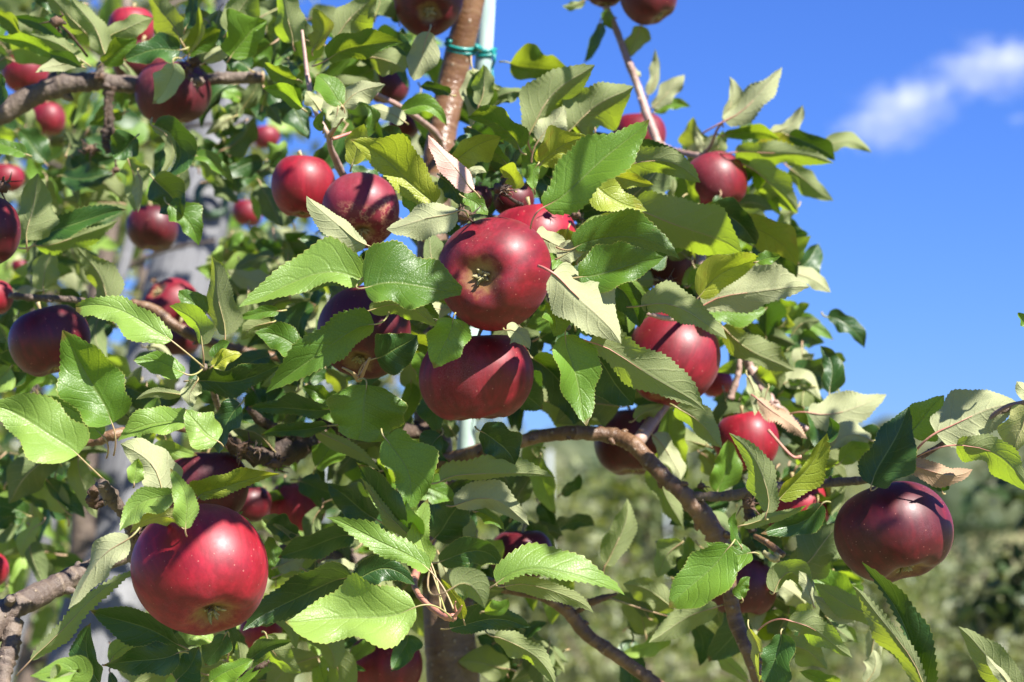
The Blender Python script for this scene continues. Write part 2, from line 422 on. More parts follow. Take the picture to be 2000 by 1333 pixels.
# ---------------------------------------------------------------- leaves
SUN2 = np.array([0.55, 0.83])
def leaf_geo(B, M, T, wa, wb, rho0, rho1, D, top=True, zt=0.0, arch=0.0, wave=1.0, fold=19.0, pet=None, nu=84, nv=4, seed=0, curl=0.0, serr=1.0, petw=3.6, blunt=0.0):
    """B, M, T: leaf base, point half-way along the midrib and tip, as seen; wa / wb: seen half widths on the sun side and on
    the other; rho: roll about the midrib (positive = the face we see turns to the sun). -> verts, faces, uv, face materials"""
    r = random.Random(seed)
    s = D / FPX
    def img(p): return np.array([(p[0] - 1000.0), (666.5 - p[1])])
    b, m, t = img(B), img(M), img(T)
    c = 2 * m - 0.5 * (b + t)
    L = np.linalg.norm(t - b)
    us = np.linspace(0, 1, nu + 1)
    ph1, ph2, ph3 = r.uniform(0, 6.28), r.uniform(0, 6.28), r.uniform(0, 6.28)
    k1, k2 = r.uniform(7, 12), r.uniform(8, 14)
    nteeth = r.randint(19, 25)
    pk = r.uniform(0.70, 0.86)
    V, UV = [], []
    dirc = (t - b) / (L + 1e-9)
    Pn = np.array([-dirc[1], dirc[0]])
    flip = 1.0 if Pn @ SUN2 >= 0 else -1.0
    for i, u in enumerate(us):
        p = (1 - u) ** 2 * b + 2 * u * (1 - u) * c + u * u * t
        d = 2 * (1 - u) * (c - b) + 2 * u * (t - c)
        d = d / (np.linalg.norm(d) + 1e-9)
        pn = np.array([-d[1], d[0]]) * flip
        z = zt * u + arch * 4 * u * (1 - u) + curl * max(0, u - 0.55) ** 2 * L
        # outline
        e = u ** pk
        f = math.sin(math.pi * e) ** (0.50 + 0.36 * u) if 0 < e < 1 else 0.0
        f *= 1.05
        fs = (1 + 0.09 * math.sin(k1 * u + ph3) + 0.045 * math.sin(19 * u + ph1) * wave, 1 + 0.09 * math.sin(k2 * .9 * u + ph1) + 0.045 * math.sin(16 * u + ph2) * wave)
        f = f * (1 - 0.10 * u) + (0.05 if 0.02 < u < 0.93 else 0)
        if blunt: f = max(f, blunt * min(1, u * 5) * (1 - max(0, u - 0.9) * 6)) if u > 0.5 else f
        p = p + pn * L * 0.016 * math.sin(6.3 * u + ph2) * min(1, 4 * u * (1 - u) * 2)
        rho = rho0 + (rho1 - rho0) * u
        rho += 10 * math.sin(4 * u + ph3)
        th = fold * (1 if top else -1)
        row = []
        for j in range(-nv, nv + 1):
            v = j / nv
            a = abs(v)
            w = (wa if v > 0 else wb) * f * (fs[0] if v > 0 else fs[1])
            ang = R((rho - th) if v > 0 else (rho + th))
            ca = math.copysign(max(abs(math.cos(ang)), 0.34), math.cos(ang))
            W = w / abs(ca)                       # true half width, so that it shows as w
            tooth = 0.0
            if j in (-nv, nv) and 0.04 < u < 0.97:
                fr = (u * nteeth + (0.4 if v > 0 else 0)) % 1.0
                tooth = serr * (0.024 * L) * (fr - 0.45) * min(1, f * 1.5)
            rr = a * W + tooth
            lat = rr * ca * (1 if v > 0 else -1)
            dep = -rr * math.sin(ang) * (1 if v > 0 else -1)
            # blades curve, edges ripple, tissue puffs up between veins
            zz = -0.10 * W * a * a * (1 if top else -1) * 1.2
            zz += wave * 0.17 * W * a * a * math.sin((k1 if v > 0 else k2) * u + (ph1 if v > 0 else ph2))
            fr2 = ((u - 0.26 * a ** 1.3) * 6.6 + (0.45 if v > 0 else 0.0)) % 1.0
            zz += (1 if top else -1) * 0.008 * W * math.sin(math.pi * fr2) * a * (1.25 - a) * 1.5
            q = p + pn * lat + pn * (wave * 0.05 * W * a * math.sin(9 * u + ph2))
            V.append(((q[0]) * s, q[1] * s, -D + (z + dep + zz) * s))
            UV.append((u, v))
    nr = 2 * nv + 1
    F, MI = [], []
    for i in range(nu):
        for j in range(2 * nv):
            a0 = i * nr + j; a1 = a0 + 1; b0 = a0 + nr; b1 = b0 + 1
            F.append((a0, b0, b1, a1)); MI.append(0)
    # orientation: the face normal must be the upper side
    i = nu // 2
    A = np.array(V[i * nr + nv]); Bp = np.array(V[(i + 1) * nr + nv]); C = np.array(V[i * nr + nv + 1])
    nrm = np.cross(Bp - A, C - A)
    toward = nrm[2] > 0
    if toward != top:
        F = [q[::-1] for q in F]
    V = np.array(V)
    V = (np.array(CAMR) @ V.T).T + np.array(EYE)
    # petiole
    base = np.array(P(B[0], B[1], D))
    tip3 = V[3 * nr + nv]
    if pet is None:
        e2 = b - dirc * L * r.uniform(0.10, 0.17) + np.array([r.uniform(-.02, .02), r.uniform(-.03, .02)]) * L
        end = np.array(P(1000 + e2[0], 666.5 - e2[1], D + 0.004))
    else:
        end = np.array(P(pet[0], pet[1], pet[2] if len(pet) > 2 else D + 0.01))
    d0 = (base - tip3); d0 /= np.linalg.norm(d0) + 1e-9
    gap = np.linalg.norm(end - base)
    ctrl = base + d0 * gap * 0.45
    pts = []
    n = 8
    for k in range(n + 1):
        q = k / n
        pts.append((1 - q) ** 2 * base + 2 * q * (1 - q) * ctrl + q * q * end)
    # the midrib stands out below: carry the petiole a little way into the blade
    nrmw = np.array(CAMR @ Vector((0, 0, 1))) * (-0.25 * petw * s if top else 0.15 * petw * s)
    lead = [V[k * nr + nv] + nrmw for k in (int(nu * .45), int(nu * .3), int(nu * .16), int(nu * .07))]
    pts = lead + pts
    rads = [0.10, 0.16, 0.24, 0.34] + [0.42 + 0.12 * (k / n) for k in range(n + 1)]
    rads = [x * petw * s for x in rads]
    pv, pf, puv = tube_geo(pts, rads, 6)
    off = len(V)
    V = np.vstack([V, np.array(pv)])
    F += [tuple(k + off for k in q) for q in pf]; MI += [1] * len(pf)
    UV += puv
    return V, F, UV, MI

MODES = {'tl': (True, 30, 24), 'tb': (True, -42, -38), 'td': (True, -34, -26), 'tm': (True, 10, 14),
         'ul': (False, 28, 22), 'ub': (False, -48, -40), 'us': (False, -22, -16), 'um': (False, -5, 5)}
def parse(line):
    tk = line.split()
    B, M, T = (tuple(float(q) for q in tk[i].split(',')) for i in range(3))
    wa, wb = (float(q) for q in tk[3].split(','))
    top, r0, r1 = MODES[tk[4]]
    k = dict(B=B, M=M, T=T, wa=wa, wb=wb, top=top, rho0=r0, rho1=r1, D=float(tk[5]))
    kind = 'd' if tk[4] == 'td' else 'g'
    pm = None
    for x in tk[6:]:
        a, v = x.split('=')
        if a == 'k': kind = v
        elif a == 'p': k['pet'] = tuple(float(q) for q in v.split(','))
        elif a == 'pm': pm = v
        else: k[{'r0': 'rho0', 'r1': 'rho1', 'z': 'zt', 'a': 'arch', 'w': 'wave', 'f': 'fold', 'c': 'curl', 's': 'serr', 'pw': 'petw', 'bl': 'blunt'}[a]] = float(v)
    return k, kind, pm

LEAVES = '''
712,549 612,541 472,601 54,24 tl 1.36 k=b p=765,505 a=14
712,563 795,556 900,572 76,42 tl 1.345 k=g p=760,500,1.37 r0=20 r1=30 bl=0.35
592,684 550,660 501,650 26,28 tl 1.43 k=g p=640,700
731,634 642,675 517,769 44,32 tl 1.372 k=g p=760,610 a=10
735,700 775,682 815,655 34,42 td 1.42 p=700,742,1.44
722,607 790,600 858,642 22,20 ub 1.385 k=g
780,585 820,600 860,625 20,14 tm 1.40
885,622 872,665 847,720 40,36 tl 1.37 k=g f=22
1079,533 1142,590 1214,672 52,50 ul 1.362 k=p pm=r p=1052,520 r0=22 r1=26 pw=6
1122,485 1220,462 1327,506 46,24 tm 1.41 k=g
1130,542 1212,525 1296,503 50,34 tl 1.385 k=g r0=16 r1=16
1062,405 1168,325 1268,234 50,44 tl 1.29 k=g p=1036,447,1.30 f=22 r0=12 r1=16 pm=r
1036,258 1080,188 1162,128 44,38 ub 1.56 k=g p=1040,300
1105,262 1162,212 1238,168 48,46 ub 1.58 k=g p=1080,320
1052,275 1080,240 1103,206 22,26 ul 1.55 k=p p=1040,340
848,400 772,330 688,277 48,28 tl 1.40 k=y p=885,425 a=12 r0=10 r1=-5
925,372 882,322 836,264 14,26 ul 1.375 k=k f=25 r0=34
870,325 928,288 979,268 16,36 tb 1.45 k=y p=865,360
893,413 822,432 754,447 26,36 ul 1.36 k=p r0=32 p=915,425
716,479 655,437 600,384 14,34 ul 1.365 k=p r0=20 p=750,497
830,425 808,398 790,370 22,20 tm 1.43
1372,598 1472,568 1584,561 54,32 um 1.50 k=p p=1335,615 pm=r r0=-30 r1=14
1365,580 1420,530 1482,505 36,26 tb 1.48 k=y p=1330,612
1478,512 1500,505 1524,500 14,12 tl 1.47
1252,598 1335,606 1418,663 36,22 um 1.42 r0=-10 r1=10 k=g p=1225,600
1151,668 1268,728 1378,803 46,30 ub 1.38 k=g p=1112,655 pm=r r0=-34 r1=6
1104,655 1122,735 1145,832 48,32 tl 1.375 k=g p=1110,625 r0=24 r1=12
1165,698 1200,745 1236,792 42,44 td 1.45
1070,590 1085,622 1082,658 34,18 tl 1.37 k=g
990,645 1015,652 1035,683 15,22 ul 1.385 k=p
1205,560 1235,595 1248,640 24,26 td 1.44
1045,460 1080,474 1112,492 22,22 ul 1.45 k=p
1090,505 1116,492 1142,492 20,20 ul 1.41 k=p
1190,330 1290,316 1367,358 26,24 ub 1.50 k=g
1180,335 1260,300 1345,318 24,20 td 1.53
1170,345 1222,350 1276,362 15,16 tb 1.47 k=y
1150,352 1192,385 1264,412 34,30 tl 1.42 k=y
1055,322 1090,290 1152,268 30,26 tb 1.47 k=y p=1045,380
1235,408 1345,446 1448,496 54,42 ub 1.50 k=g p=1190,395
1380,410 1440,435 1478,478 26,32 td 1.60
1440,445 1510,462 1556,520 28,30 tb 1.62 k=y
1470,480 1520,510 1556,545 26,28 td 1.66
1550,532 1588,548 1622,572 20,16 ul 1.70 k=p
1415,237 1478,190 1530,129 22,26 ul 1.75 k=p pm=r p=1370,262
1413,236 1430,195 1425,150 22,9 ul 1.76 k=p
1435,298 1525,298 1630,318 20,27 ub 1.75 p=1400,300 pm=r
1415,265 1470,258 1522,276 11,13 tb 1.76
1500,262 1542,245 1568,205 13,20 ul 1.78 k=p
1540,265 1592,285 1630,315 18,15 td 1.77
1458,325 1510,362 1561,415 32,32 ub 1.76 p=1435,312 pm=r
1480,330 1497,375 1524,422 15,15 tb 1.78
1470,300 1545,290 1600,300 22,20 tb 1.79 k=y
1385,305 1372,280 1358,254 10,12 ul 1.8 k=p
1395,306 1405,282 1412,255 16,14 ub 1.8
1265,185 1282,140 1278,98 8,13 ul 1.87 k=p
1275,210 1310,175 1338,145 17,18 ul 1.87 k=p
1278,220 1310,204 1348,210 12,13 tl 1.87
1172,45 1162,85 1140,122 12,10 td 1.87
1252,50 1240,80 1229,114 22,16 ub 1.87
1142,0 1120,12 1098,11 8,9 um 1.87
1190,20 1185,38 1196,58 12,10 tb 1.87
1225,125 1240,140 1252,150 9,9 ul 1.87 k=p
1400,440 1388,415 1390,395 14,16 tb 1.7 k=y
1520,645 1572,634 1628,665 19,18 tl 1.85 k=g
1500,645 1506,615 1532,590 15,18 ub 1.85
1410,638 1480,692 1552,725 32,22 um 1.60 r0=-35 r1=18 k=g
1360,592 1430,612 1502,600 20,26 tm 1.58
1345,560 1380,545 1410,560 20,18 tm 1.60
1545,727 1566,710 1590,691 15,15 ul 1.8 k=p
1490,705 1510,730 1522,762 20,20 ub 1.7
1530,750 1572,742 1601,782 18,20 ul 1.75 k=p
1585,742 1612,748 1643,766 12,15 ul 1.8 k=p
1578,806 1655,802 1735,771 32,32 ul 1.62 k=p p=1535,812 pm=r r1=35
1480,780 1530,818 1578,858 14,16 ul 1.56 k=n s=3 w=2.5 pm=r
1460,735 1475,770 1472,812 12,12 ul 1.6 k=p
1500,760 1492,790 1500,825 12,12 ul 1.6 k=p
1497,1002 1490,925 1424,846 24,26 ub 1.38 k=g r0=-42 r1=0 p=1500,1015
1522,975 1578,912 1612,845 16,34 tb 1.40 k=y p=1497,1002
1612,856 1626,842 1618,814 12,9 td 1.40
1702,948 1735,878 1778,795 38,36 td 1.40 r0=-36 r1=-30 p=1760,905
1775,848 1802,818 1845,772 32,36 tl 1.46
1828,846 1908,808 1992,790 46,50 ul 1.425 k=p pm=r p=1780,893 pw=5
2010,795 1992,842 1980,886 22,30 ub 1.40 k=y
2030,770 2005,765 1985,745 18,18 ul 1.41 k=p
1868,870 1942,888 2015,965 27,30 ub 1.38 k=g p=1790,893 pm=r
1762,903 1840,926 1902,918 18,22 um 1.40 k=n w=1.5 pm=r
2012,642 1998,625 1986,611 10,10 tl 1.4
1840,960 1825,942 1790,930 14,12 td 1.5
1812,1345 1762,1220 1683,1098 36,8 td 1.362 r0=-12
1806,1345 1742,1232 1670,1148 14,28 us 1.352 f=30
1722,1218 1652,1178 1590,1140 22,25 us 1.46
1672,1202 1630,1192 1592,1165 16,20 ul 1.47 k=p
1555,1118 1600,1072 1642,1020 44,46 us 1.52 k=d
1512,1158 1548,1118 1582,1180 30,16 ub 1.43 k=g
1588,1180 1578,1145 1560,1115 12,16 ul 1.42 k=p
1540,1212 1600,1238 1662,1283 28,22 us 1.42 p=1480,1232 pm=r
1532,1255 1580,1275 1616,1308 24,28 us 1.44
1463,1228 1480,1275 1484,1335 8,12 tb 1.40 k=y
1525,1238 1515,1290 1488,1340 28,26 td 1.42
1425,1068 1366,1130 1306,1187 40,42 tl 1.355 k=g r0=28 r1=20
1468,1080 1425,1082 1380,1060 18,24 tl 1.37
1446,1066 1430,1028 1438,1000 9,9 tl 1.36
1450,1170 1448,1145 1466,1128 15,13 tl 1.42
1452,1026 1512,1010 1572,985 9,13 um 1.42
1605,985 1560,1020 1482,1040 22,26 td 1.46
1402,1185 1335,1212 1265,1252 24,28 us 1.55 k=g p=1425,1180
1322,1192 1270,1156 1215,1140 22,28 us 1.6 p=1180,1165
1332,1060 1302,1088 1285,1130 24,24 us 1.62
1183,1103 1214,1042 1226,975 24,24 us 1.62 k=g
1288,885 1300,965 1336,1032 26,22 us 1.66
1275,850 1312,895 1328,936 22,16 ul 1.62 k=p
1400,962 1420,910 1420,858 26,30 tl 1.62
1320,795 1372,832 1410,876 28,20 um 1.5 r0=-35 r1=15 k=g
970,1140 1085,1112 1222,1167 42,12 tl 1.345 k=b p=945,1152 r0=36 a=10 f=4
985,1146 1080,1152 1160,1199 18,20 ub 1.365 k=g r1=10
812,1186 692,1210 562,1209 66,44 tl 1.335 k=b p=882,1208,1.35 r0=26 r1=30
838,1114 748,1058 640,1008 26,20 tl 1.36 k=b p=886,1192,1.35 r0=40
838,1102 822,1040 836,974 20,22 tm 1.385 k=b p=870,1195,1.36
818,1060 752,985 697,902 44,10 td 1.40 p=860,1190,1.38
812,1066 762,1005 706,930 8,16 us 1.395
752,856 795,922 796,1000 54,30 tl 1.38 k=g r0=22
735,1015 684,978 640,945 36,32 td 1.49
692,1045 620,1062 543,1090 30,26 td 1.52
580,1045 548,1030 518,1028 24,22 td 1.54
690,1128 585,1162 480,1226 42,38 td 1.46
690,1140 748,1112 812,1140 28,26 tm 1.43 k=d
848,1052 880,1010 908,972 36,42 td 1.50
860,941 962,922 1086,936 34,10 us 1.45
888,988 962,978 1033,1024 34,22 us 1.47 r1=22 k=p
930,1000 960,1010 985,1035 10,12 tl 1.475
858,1098 935,1078 978,1104 28,26 td 1.50
938,842 978,868 1006,908 38,30 td 1.45 r0=-30
716,752 710,808 700,860 78,64 tm 1.40 k=g w=1.5 bl=0.7 p=700,742
384,744 462,742 552,712 28,26 td 1.45
650,798 570,800 484,795 24,14 td 1.47
650,792 622,770 590,756 16,16 tm 1.48
640,832 572,840 510,850 15,13 td 1.50
615,842 682,872 742,922 10,20 us 1.50
862,850 835,890 845,925 30,28 td 1.48
885,1148 922,1145 946,1190 34,30 us 1.235 k=g s=0.3 w=0.4 p=838,1118,1.28
946,1195 978,1190 992,1168 26,10 tb 1.225 k=g s=0.3 w=0.3
878,1228 960,1212 1036,1224 34,20 td 1.40 r0=0
905,1210 890,1170 862,1130 10,12 tb 1.37 k=y
965,1244 1032,1272 1086,1338 22,24 us 1.42 k=g
252,1052 192,1100 134,1190 24,30 ul 1.29 k=p r0=30 s=0.6
342,965 275,985 238,1036 22,28 tl 1.33 k=b
355,1030 312,1008 252,1042 18,16 ub 1.325 k=y
362,1032 362,975 334,914 18,22 tl 1.31 k=b
388,972 442,948 548,926 30,16 tb 1.38 k=y r0=-30 r1=-20 w=2
318,962 288,900 232,868 36,32 ul 1.36 k=p s=0.5
262,945 265,920 272,895 16,12 tl 1.34 k=b
152,889 72,828 -20,792 56,42 tl 1.30 k=b p=200,935 a=15
219,828 178,745 131,645 60,52 tm 1.33 k=g f=28 r0=6 p=222,890
200,852 150,808 100,776 24,24 tl 1.39 p=208,895
335,666 242,610 145,600 24,32 tl 1.355 k=b p=398,718 r0=30 bl=0.6
395,674 378,628 332,598 30,14 ub 1.40 k=g p=398,716
440,655 428,580 414,500 34,26 ub 1.45 k=g r0=-30 p=420,720
405,612 372,588 350,568 22,16 tm 1.46
360,730 312,708 262,704 18,24 tl 1.42 k=g p=395,722
365,829 302,826 230,862 32,20 tl 1.385 k=b
425,862 390,835 362,800 32,30 tl 1.37 k=b f=8
470,790 440,830 428,886 26,32 td 1.42
415,716 440,700 472,692 16,16 tl 1.43 k=y
418,700 430,680 450,668 14,14 tl 1.44
545,608 505,612 464,620 11,12 tm 1.47
530,630 495,640 470,665 16,16 um 1.48
385,745 372,770 376,796 16,16 ul 1.43 k=p
355,772 310,766 264,781 8,12 um 1.45
215,612 198,550 154,484 32,26 us 1.60 k=g
85,566 88,525 108,485 30,30 us 1.65 k=g
52,470 60,420 78,340 46,42 us 1.55 k=g
68,476 142,436 252,412 28,20 tm 1.60 k=d
70,480 150,465 230,430 10,20 us 1.61
300,248 352,292 316,352 36,10 td 1.60
298,246 338,290 312,345 6,14 ul 1.59
300,350 338,392 352,432 36,34 td 1.56
330,400 365,430 386,479 30,20 tl 1.55 k=g
378,305 422,318 458,360 13,13 tl 1.65 k=g
265,268 243,292 225,312 26,22 td 1.60
250,312 262,350 266,416 26,26 us 1.65 k=g
270,340 275,375 268,416 4,14 ul 1.64 k=p
338,124 330,165 298,204 22,22 tl 1.60 k=p p=355,115
352,98 300,100 240,118 28,26 tm 1.62 k=d
210,75 252,52 298,35 20,24 us 1.64 k=g
205,106 180,50 136,-6 20,22 um 1.63 k=g
165,62 125,20 86,-16 20,22 us 1.65 k=g
200,124 236,96 268,76 13,20 tb 1.62
165,122 110,86 58,66 13,16 um 1.62
105,106 50,84 -6,74 12,14 tb 1.62
126,82 75,48 28,34 12,14 td 1.63
38,66 15,40 -22,18 14,18 tb 1.64
155,126 115,126 72,144 18,13 ul 1.61 k=p
160,130 120,112 95,105 12,10 td 1.60
355,82 322,30 286,-18 28,30 ub 1.64 k=g
362,56 376,18 380,-22 14,12 td 1.63
370,106 386,60 388,14 16,18 tb 1.65 k=y
365,108 402,78 432,60 18,18 tb 1.66
445,62 470,20 502,-22 26,26 ub 1.62 k=g
450,112 482,70 520,38 32,30 tb 1.62
400,122 432,100 462,82 12,14 um 1.64 k=p
572,84 562,30 540,-28 32,28 ub 1.60 k=g
612,96 628,58 610,14 22,22 tb 1.58 k=y
655,76 692,30 738,-12 26,30 us 1.62 k=g
640,116 712,88 787,82 24,20 tb 1.55 p=610,130
838,62 822,112 808,158 30,28 us 1.60 k=p r1=20
722,112 768,122 788,142 26,26 us 1.64
668,206 642,170 618,144 22,24 tl 1.50 k=g p=655,250
669,208 702,180 753,166 20,24 ul 1.50 k=p p=655,250 r1=0
660,212 655,232 648,250 12,12 ul 1.49 k=p
590,212 552,182 514,174 14,14 tb 1.53 k=g
580,156 545,146 517,122 14,16 tb 1.55 k=g
625,215 610,195 598,178 14,14 ul 1.52 k=p
630,255 622,240 632,215 10,8 tl 1.51
712,264 728,232 712,204 14,10 tm 1.54 k=g
790,238 756,220 722,208 16,16 ul 1.56 k=p
785,218 836,208 873,246 18,14 tm 1.58
880,185 850,172 820,172 10,10 td 1.62
688,322 700,280 712,244 20,24 tb 1.48 k=y
800,290 770,270 745,250 20,20 td 1.55
1015,292 975,244 912,232 27,16 tb 1.50 k=g
935,206 946,165 944,128 20,22 us 1.60 k=g
920,250 950,265 985,280 22,20 td 1.55
990,322 960,296 920,312 13,13 tb 1.50 k=g
1005,370 1000,345 975,330 18,16 tb 1.49 k=y
904,352 926,332 950,337 9,11 ul 1.44 k=p
905,385 932,400 953,421 16,16 tl 1.40
860,345 885,370 902,402 26,20 td 1.42
1050,322 1040,345 1046,372 12,13 tl 1.46
1000,330 1010,290 1030,250 16,16 td 1.54
1060,300 1068,260 1072,220 12,14 us 1.60
52,302 20,288 -22,270 13,16 tl 1.62
-12,150 5,175 -5,215 15,18 td 1.6
480,1060 500,1100 530,1110 20,24 td 1.6
350,1260 275,1225 180,1190 38,38 td 1.40 w=0.6
350,1275 285,1290 200,1300 30,30 td 1.38 r0=10
60,1290 160,1190 270,1110 14,18 us 1.36 k=g
195,1335 170,1280 180,1215 26,30 td 1.42
100,1345 150,1310 60,1320 30,30 tl 1.24 k=b s=0.4
345,1330 372,1298 390,1262 30,26 td 1.40
410,1335 450,1308 495,1290 16,20 tl 1.37 k=g
485,1290 525,1265 572,1250 20,10 td 1.42 p=470,1300
460,1330 480,1325 530,1280 8,10 tl 1.40
440,1240 420,1275 400,1300 22,20 td 1.42 p=445,1290
480,1170 510,1200 560,1190 26,24 td 1.48
520,1240 545,1285 590,1310 30,28 us 1.50
590,1200 640,1260 650,1310 30,28 us 1.55
795,1240 790,1265 765,1310 26,24 td 1.55
130,1000 90,960 40,950 24,24 us 1.7
1700,1290 1712,1240 1720,1280 14,12 ul 1.6 k=p
1690,1335 1710,1300 1705,1270 14,20 ul 1.5 k=p
1990,1345 1935,1290 1872,1224 32,28 us 1.33 s=0.7 k=g
1975,1345 1950,1310 1925,1280 8,12 ul 1.32 k=p s=0.4
1640,1335 1600,1325 1560,1310 16,14 tb 1.5
1460,1330 1420,1290 1395,1250 12,14 us 1.7
870,760 850,790 858,850 30,34 td 1.50
945,700 1010,760 1060,800 44,36 td 1.56
1040,700 1110,770 1120,830 30,34 td 1.55
1040,780 1110,800 1180,830 26,30 us 1.66
1060,900 1040,870 1080,840 22,22 us 1.7
1240,820 1262,805 1300,790 14,16 us 1.6
1400,560 1440,570 1480,610 24,24 td 1.68
1700,860 1660,850 1620,880 22,24 ul 1.6 k=p
1640,905 1670,880 1700,880 20,22 tb 1.6
1560,890 1600,905 1640,900 14,18 ub 1.65
1450,640 1470,660 1440,700 18,18 td 1.66
1180,600 1155,640 1190,660 16,16 td 1.45
'''

# where each apple is: photo x, y, width, metres away, where its eye points, skin, label, height/width
dn = (0.0, -1, 0.15)
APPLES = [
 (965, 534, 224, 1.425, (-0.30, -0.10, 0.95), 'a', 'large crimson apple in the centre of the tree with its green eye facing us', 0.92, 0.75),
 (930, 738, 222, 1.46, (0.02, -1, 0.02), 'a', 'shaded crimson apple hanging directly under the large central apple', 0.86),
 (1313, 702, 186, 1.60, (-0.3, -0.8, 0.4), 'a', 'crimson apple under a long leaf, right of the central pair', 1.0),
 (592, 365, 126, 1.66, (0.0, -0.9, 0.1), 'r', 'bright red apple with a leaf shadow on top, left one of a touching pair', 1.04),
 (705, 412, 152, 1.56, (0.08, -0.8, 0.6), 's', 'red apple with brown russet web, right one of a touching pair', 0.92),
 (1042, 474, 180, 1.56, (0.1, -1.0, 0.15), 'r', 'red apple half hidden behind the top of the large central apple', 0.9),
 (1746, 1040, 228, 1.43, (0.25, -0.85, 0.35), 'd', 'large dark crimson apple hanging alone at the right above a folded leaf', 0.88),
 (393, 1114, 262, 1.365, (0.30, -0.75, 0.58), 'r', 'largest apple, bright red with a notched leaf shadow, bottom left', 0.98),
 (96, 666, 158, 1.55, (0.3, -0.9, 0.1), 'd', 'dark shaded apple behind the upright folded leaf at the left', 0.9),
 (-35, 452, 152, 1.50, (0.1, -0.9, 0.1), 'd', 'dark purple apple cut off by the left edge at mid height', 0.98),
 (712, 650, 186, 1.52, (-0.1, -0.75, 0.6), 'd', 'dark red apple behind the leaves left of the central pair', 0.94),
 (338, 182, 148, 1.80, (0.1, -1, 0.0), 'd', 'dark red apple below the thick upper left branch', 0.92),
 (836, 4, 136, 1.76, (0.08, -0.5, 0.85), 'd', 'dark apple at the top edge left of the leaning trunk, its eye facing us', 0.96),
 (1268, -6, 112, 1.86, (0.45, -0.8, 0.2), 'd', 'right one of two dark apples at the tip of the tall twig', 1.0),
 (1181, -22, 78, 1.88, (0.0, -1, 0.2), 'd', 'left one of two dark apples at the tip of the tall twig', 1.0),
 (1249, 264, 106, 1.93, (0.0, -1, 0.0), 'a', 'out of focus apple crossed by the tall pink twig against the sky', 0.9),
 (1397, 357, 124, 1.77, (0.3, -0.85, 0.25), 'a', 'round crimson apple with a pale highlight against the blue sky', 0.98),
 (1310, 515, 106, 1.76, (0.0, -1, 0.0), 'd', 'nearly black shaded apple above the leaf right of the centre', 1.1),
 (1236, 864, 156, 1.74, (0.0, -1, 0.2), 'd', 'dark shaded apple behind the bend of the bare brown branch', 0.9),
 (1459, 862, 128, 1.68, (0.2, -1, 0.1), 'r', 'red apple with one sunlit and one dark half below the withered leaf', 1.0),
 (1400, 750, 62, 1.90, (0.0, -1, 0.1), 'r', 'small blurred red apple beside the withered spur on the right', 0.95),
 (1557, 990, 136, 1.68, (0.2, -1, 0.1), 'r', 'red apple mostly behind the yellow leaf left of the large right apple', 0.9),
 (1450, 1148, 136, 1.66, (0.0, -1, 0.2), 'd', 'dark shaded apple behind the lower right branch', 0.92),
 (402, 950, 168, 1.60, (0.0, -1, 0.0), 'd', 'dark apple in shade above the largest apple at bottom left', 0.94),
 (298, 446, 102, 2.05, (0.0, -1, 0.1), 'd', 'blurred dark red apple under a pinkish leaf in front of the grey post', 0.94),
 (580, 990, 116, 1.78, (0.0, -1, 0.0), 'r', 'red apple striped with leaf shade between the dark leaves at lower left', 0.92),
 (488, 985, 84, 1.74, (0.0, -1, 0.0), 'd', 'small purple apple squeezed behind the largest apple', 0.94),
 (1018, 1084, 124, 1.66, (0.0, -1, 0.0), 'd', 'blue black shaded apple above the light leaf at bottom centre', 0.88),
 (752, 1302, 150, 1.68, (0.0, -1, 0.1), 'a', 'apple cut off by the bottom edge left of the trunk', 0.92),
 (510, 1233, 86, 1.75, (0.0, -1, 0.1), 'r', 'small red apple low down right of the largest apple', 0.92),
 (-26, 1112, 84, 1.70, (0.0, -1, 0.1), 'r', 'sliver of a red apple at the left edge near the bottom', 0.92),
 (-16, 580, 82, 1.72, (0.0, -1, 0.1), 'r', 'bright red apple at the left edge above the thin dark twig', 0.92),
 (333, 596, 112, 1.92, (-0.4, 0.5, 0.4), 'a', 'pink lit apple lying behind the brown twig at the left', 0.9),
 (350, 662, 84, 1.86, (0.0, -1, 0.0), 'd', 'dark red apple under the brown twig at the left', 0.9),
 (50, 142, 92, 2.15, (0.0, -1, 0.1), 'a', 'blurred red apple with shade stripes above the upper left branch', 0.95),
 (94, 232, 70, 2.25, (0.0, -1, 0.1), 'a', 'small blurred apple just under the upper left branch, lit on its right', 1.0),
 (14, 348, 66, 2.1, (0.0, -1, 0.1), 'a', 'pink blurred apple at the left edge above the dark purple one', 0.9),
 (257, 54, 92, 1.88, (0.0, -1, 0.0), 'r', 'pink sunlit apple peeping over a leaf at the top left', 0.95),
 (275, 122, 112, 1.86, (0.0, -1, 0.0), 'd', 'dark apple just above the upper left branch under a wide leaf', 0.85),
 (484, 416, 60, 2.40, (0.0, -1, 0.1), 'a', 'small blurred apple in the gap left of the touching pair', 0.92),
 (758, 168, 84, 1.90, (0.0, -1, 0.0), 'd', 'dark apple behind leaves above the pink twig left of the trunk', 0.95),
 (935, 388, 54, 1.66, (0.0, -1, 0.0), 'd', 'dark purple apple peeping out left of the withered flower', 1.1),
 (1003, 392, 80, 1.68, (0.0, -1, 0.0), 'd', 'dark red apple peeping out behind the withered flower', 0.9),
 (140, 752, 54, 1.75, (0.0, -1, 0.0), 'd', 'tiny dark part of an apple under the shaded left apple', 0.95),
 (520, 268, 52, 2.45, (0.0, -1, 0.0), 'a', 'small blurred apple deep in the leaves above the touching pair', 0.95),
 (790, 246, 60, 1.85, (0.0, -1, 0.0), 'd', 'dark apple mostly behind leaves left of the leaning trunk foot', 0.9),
 (38, 520, 30, 2.2, (0.0, -1, 0.0), 'a', 'pink dot of an apple beside the left edge twig', 0.9),
]
